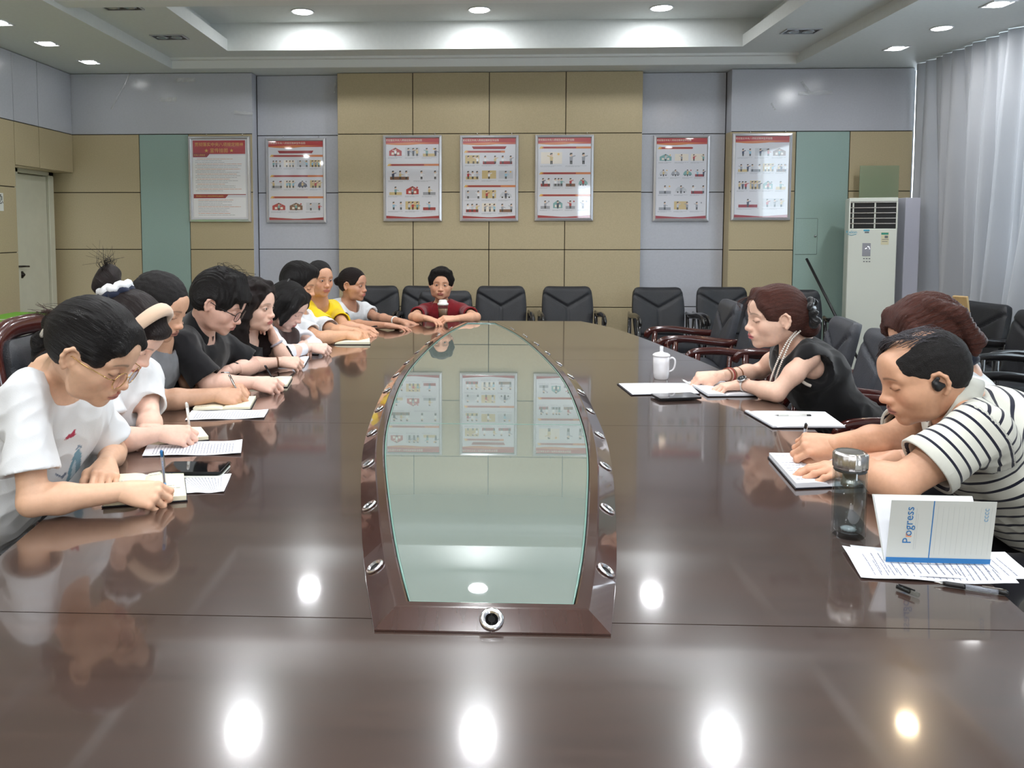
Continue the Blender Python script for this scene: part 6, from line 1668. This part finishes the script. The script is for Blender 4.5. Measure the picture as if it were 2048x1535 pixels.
# --- far end: plastic cup with white lid
c0 = P(886, 637, Z=TZ); cup = thing('plastic_cup', 'clear plastic cup of brown tea with a white lid', 'cup', c0)
M_tea = mat('tea', (176, 132, 108), .2); 
MB().lathe([(.0, .002), (.033, .002), (.037, .02), (.042, .118), (.040, .118), (.035, .02), (.031, .006), (0, .006)], 24).build('cup_wall', M_clearc, cup)
MB().lathe([(0, .006), (.033, .008), (.0385, .085), (0, .085)], 20).build('drink', M_tea, cup)
MB().lathe([(.044, .112), (.046, .118), (.046, .126), (.041, .130), (.036, .132), (.034, .150), (.028, .155), (0, .155)], 24).build('lid', M_white, cup)
# --- right side: porcelain mug
M_porc = mat('porcelain', (232, 232, 236), .12, coat=.8)
c0 = P(1322, 757, Z=TZ)
mug = thing('lidded_mug', 'white porcelain tea mug with a knobbed lid and side handle', 'mug', c0)
MB().lathe([(.0, .0), (.032, .0), (.033, .004), (.036, .010), (.0385, .030), (.0395, .075), (.040, .112), (.0385, .113), (.037, .075), (.034, .014), (0, .010)], 32).build('mug_body', M_porc, mug)
MB().lathe([(.030, .112), (.0425, .113), (.043, .117), (.040, .122), (.030, .128), (.018, .131), (.010, .133), (.008, .138), (.0085, .142), (.0085, .158), (.007, .160), (0, .160)], 32).build('lid', M_porc, mug)
hp = [(.037, 0, .100), (.052, 0, .106), (.064, 0, .094), (.063, 0, .066), (.054, 0, .046), (.036, 0, .036)]
q_ = np.array([[smooth_interp(range(6), [p[k] for p in hp], t) for k in range(3)] for t in np.linspace(0, 5, 18)])
MB().tube(q_, .0048, 8, flat=1.6, up=(0, 1, 0)).xf(R=rotm('Z', -.25)).build('handle', M_porc, mug)
notebook([(1264, 790), (1398, 788), (1378, 768), (1236, 768)], 'folder of white sheets beside the mug', cover=M_cover, page=M_white_p, th=.003, spine=.01, script=False)
phone([(1311, 797), (1396, 794), (1388, 784), (1312, 786)], 'dark phone lying on the edge of the white sheets near the mug', z=TZ+.006)
notebook([(1416, 793), (1516, 792), (1482, 766), (1376, 768)], 'open notebook under the hand of the woman in the black dress', page=M_white_p, spine=.38, th=.010, rows=8)
notebook([(1546, 856), (1690, 856), (1650, 827), (1490, 824)], 'open folder of white sheets lying between the woman in black and the balding man', page=M_white_p, th=.006, spine=.06, script=False)
pen(P(1548, 830, Z=.7625), V3(1, .02, .0), 'white pen lying on the open folder of white sheets', body=M_white, grip=M_greycov, tail=M_black)
notebook([(1592, 977), (1750, 970), (1700, 917), (1538, 915)], 'open notebook with handwriting the balding man is writing in', page=M_white_p, spine=.42, th=.014, rows=10)
hand_pen(I13, 0, 'clear black-tipped pen held by the balding man', (1602, 905), (1621, 818), tail=M_black)
lm = I11['lm'][0]; pen(P(1362, 757, Z=.775), (lm['i'][1]-P(1362, 757, Z=.775)), 'white pen held by the woman in the black dress', body=M_white, grip=M_white, tail=M_white)
# glass bottle
c0 = P(1696, 1070, Z=TZ)
bo = thing('glass_bottle', 'clear double-walled glass water bottle with a ribbed steel lid', 'bottle', c0)
R0 = .0372
M_bglass = thin('bottle_glass', (236, 240, 240), 2.0); M_water = thin('water', (240, 244, 246), 1.35)
MB().lathe([(0, .0), (R0-.004, .0), (R0, .005), (R0, .160), (R0-.003, .166), (R0-.005, .166), (R0-.0042, .160), (R0-.0042, .016), (R0-.010, .012), (0, .012)], 48).build('bottle_wall', M_bglass, bo)
MB().lathe([(0, .0128), (R0-.0062, .014), (R0-.0055, .018), (R0-.0055, .132), (0, .132)], 40).build('water', M_water, bo)
M_steel = mat('ribbed_steel', (196, 192, 188), .22, 1)
MB().lathe([(R0-.006, .160), (R0+.0005, .166), (R0+.001, .172), (R0+.001, .198), (R0-.004, .203), (R0-.012, .202), (0, .202)], 72, rfun=lambda a: 1+.018*np.cos(a*18)).build('steel_lid', M_steel, bo)
MB().lathe([(R0-.002, .157), (R0-.001, .160), (R0-.002, .165)], 32).build('seal_ring', M_black, bo)
MB().lathe([(0, .122), (.0195, .122), (.0195, .132), (.0165, .134), (.0165, .160), (0, .160)], 28).build('tea_strainer', M_steel, bo)
MB().lathe([(0, .0128), (.015, .0135), (.017, .018), (.010, .021), (0, .020)], 24, rfun=lambda a: 1+.08*np.cos(a*12)).build('base_facet', mat('facet_glass', (240, 242, 244), .1, alpha=.75, spec=1, coat=1), bo)
# stack of sheets and the standing notebook
paper([(1722, 1156), (2038, 1172), (1990, 1112), (1684, 1096)], 'lowest printed sheet of the stack under the standing notebook', rows=20, along='v', wave=.008, seed=9)
o = paper([(1730, 1150), (2075, 1160), (2010, 1105), (1700, 1092)], 'upper white sheet directly under the standing notebook', z=.7535, rows=18, along='v', wave=.004, seed=10)
b0, b1 = P(1771, 1122, Z=.760), P(1979, 1127, Z=.760)
ex = b1-b0; wd = np.linalg.norm(ex); ex /= wd; ny = np.array((-ex[1], ex[0], 0)); tall = .142; upv = np.array((0, 0, 1))*math.cos(.12)-ny*math.sin(.12)*.9; upv /= np.linalg.norm(upv)
nb = thing('notebook', 'grey paperback notebook standing half open, blue spine down, lettered Progress', 'notebook', b0)
def plate(a, b_, d0, d1, off, name, m, parent=nb, U=upv):
    nrm = np.cross(ex, U); nrm /= np.linalg.norm(nrm)
    v = [ex*x+U*z+nrm*(off+t) for t in (0, d1-d0) for x, z in ((a[0], a[1]), (b_[0], a[1]), (b_[0], b_[1]), (a[0], b_[1]))]
    return MB().add(v, [(3, 2, 1, 0), (4, 5, 6, 7), (0, 1, 5, 4), (1, 2, 6, 5), (2, 3, 7, 6), (3, 0, 4, 7)]).build(name, m, parent)
cv = plate((0, .004), (wd, tall), 0, .0009, 0, 'front_cover', M_greycov)
plate((0, 0), (wd, .011), 0, .0022, -.0004, 'spine', M_blue)
U2 = np.array((0, 0, 1))*math.cos(.45)+ny*math.sin(.45)
plate((.002, .003), (wd-.002, tall-.002), 0, .004, -.008, 'page_block', M_white_p, nb, U2)
plate((0, .002), (wd, tall), 0, .0009, -.0085, 'back_cover', M_greycov, nb, U2)
nrm = np.cross(ex, upv); nrm /= np.linalg.norm(nrm)
def cprint(s, x, z, size, m, rot=True, name='cover_lettering', off=.0016):
    tv, tf = text_mesh(s, size); q = np.stack([-tv[:, 1], tv[:, 0]], 1) if rot else tv[:, :2]
    return MB().add([ex*(x+a)+upv*(z+b_)+nrm*off for a, b_ in q], tf).build(name, m, cv)
cprint('P', .040, .050, .026, M_blue); cprint('r', .040, .0625, .026, M_orange); cprint('ogress', .040, .0945, .026, M_blue)
plate((.0875, .011), (.0895, tall), 0, .0004, .0009, 'cover_line', M_blue, cv)
for k in range(11): plate((.098+.011*k, .02), (.0982+.011*k, tall-.012), 0, .0002, .0009, 'ruled_line', M_inkb if False else mat('faint_line', (178, 182, 182), .6), cv)
plate((.054, .030), (.0548, .125), 0, .0002, .0009, 'caption_line', mat('faint_line', (178, 182, 182), .6), cv); plate((.058, .030), (.0585, .112), 0, .0002, .0009, 'caption_line', mat('faint_line', (178, 182, 182), .6), cv)
cprint('cccc', wd-.020, .112, .018, mat('pale_blue_print', (120, 160, 190), .6))
# cap and pen in front
a = P(1793, 1172, Z=.757); b_ = P(1829, 1186, Z=.757); d = (b_-a)/np.linalg.norm(b_-a); B = basis(d, (0, 0, 1)); R = np.stack([B[:, 1], B[:, 2], B[:, 0]], 1)
cp = thing('biro_cap', 'loose clear pen cap with a black tip lying left of the pen', 'cap', a)
MB().lathe([(.0045, 0), (.0048, .01), (.0052, .034), (.0052, .042), (.004, .044)], 12, R=R).build('cap_shell', M_clearc, cp)
MB().lathe([(.0040, .001), (.0044, .026), (0, .026)], 12, R=R).build('cap_insert', M_black, cp)
MB().box((-.0012, .005, .004), (.0012, .0072, .036)).xf(R=R).build('clip', M_black, cp)
a = P(1868, 1163, Z=.756); b_ = P(2018, 1186, Z=.756)
pen(a, b_-a, 'clear gel pen with a black grip lying at the lower right edge', ln=float(np.linalg.norm(b_-a)), r=.0052)
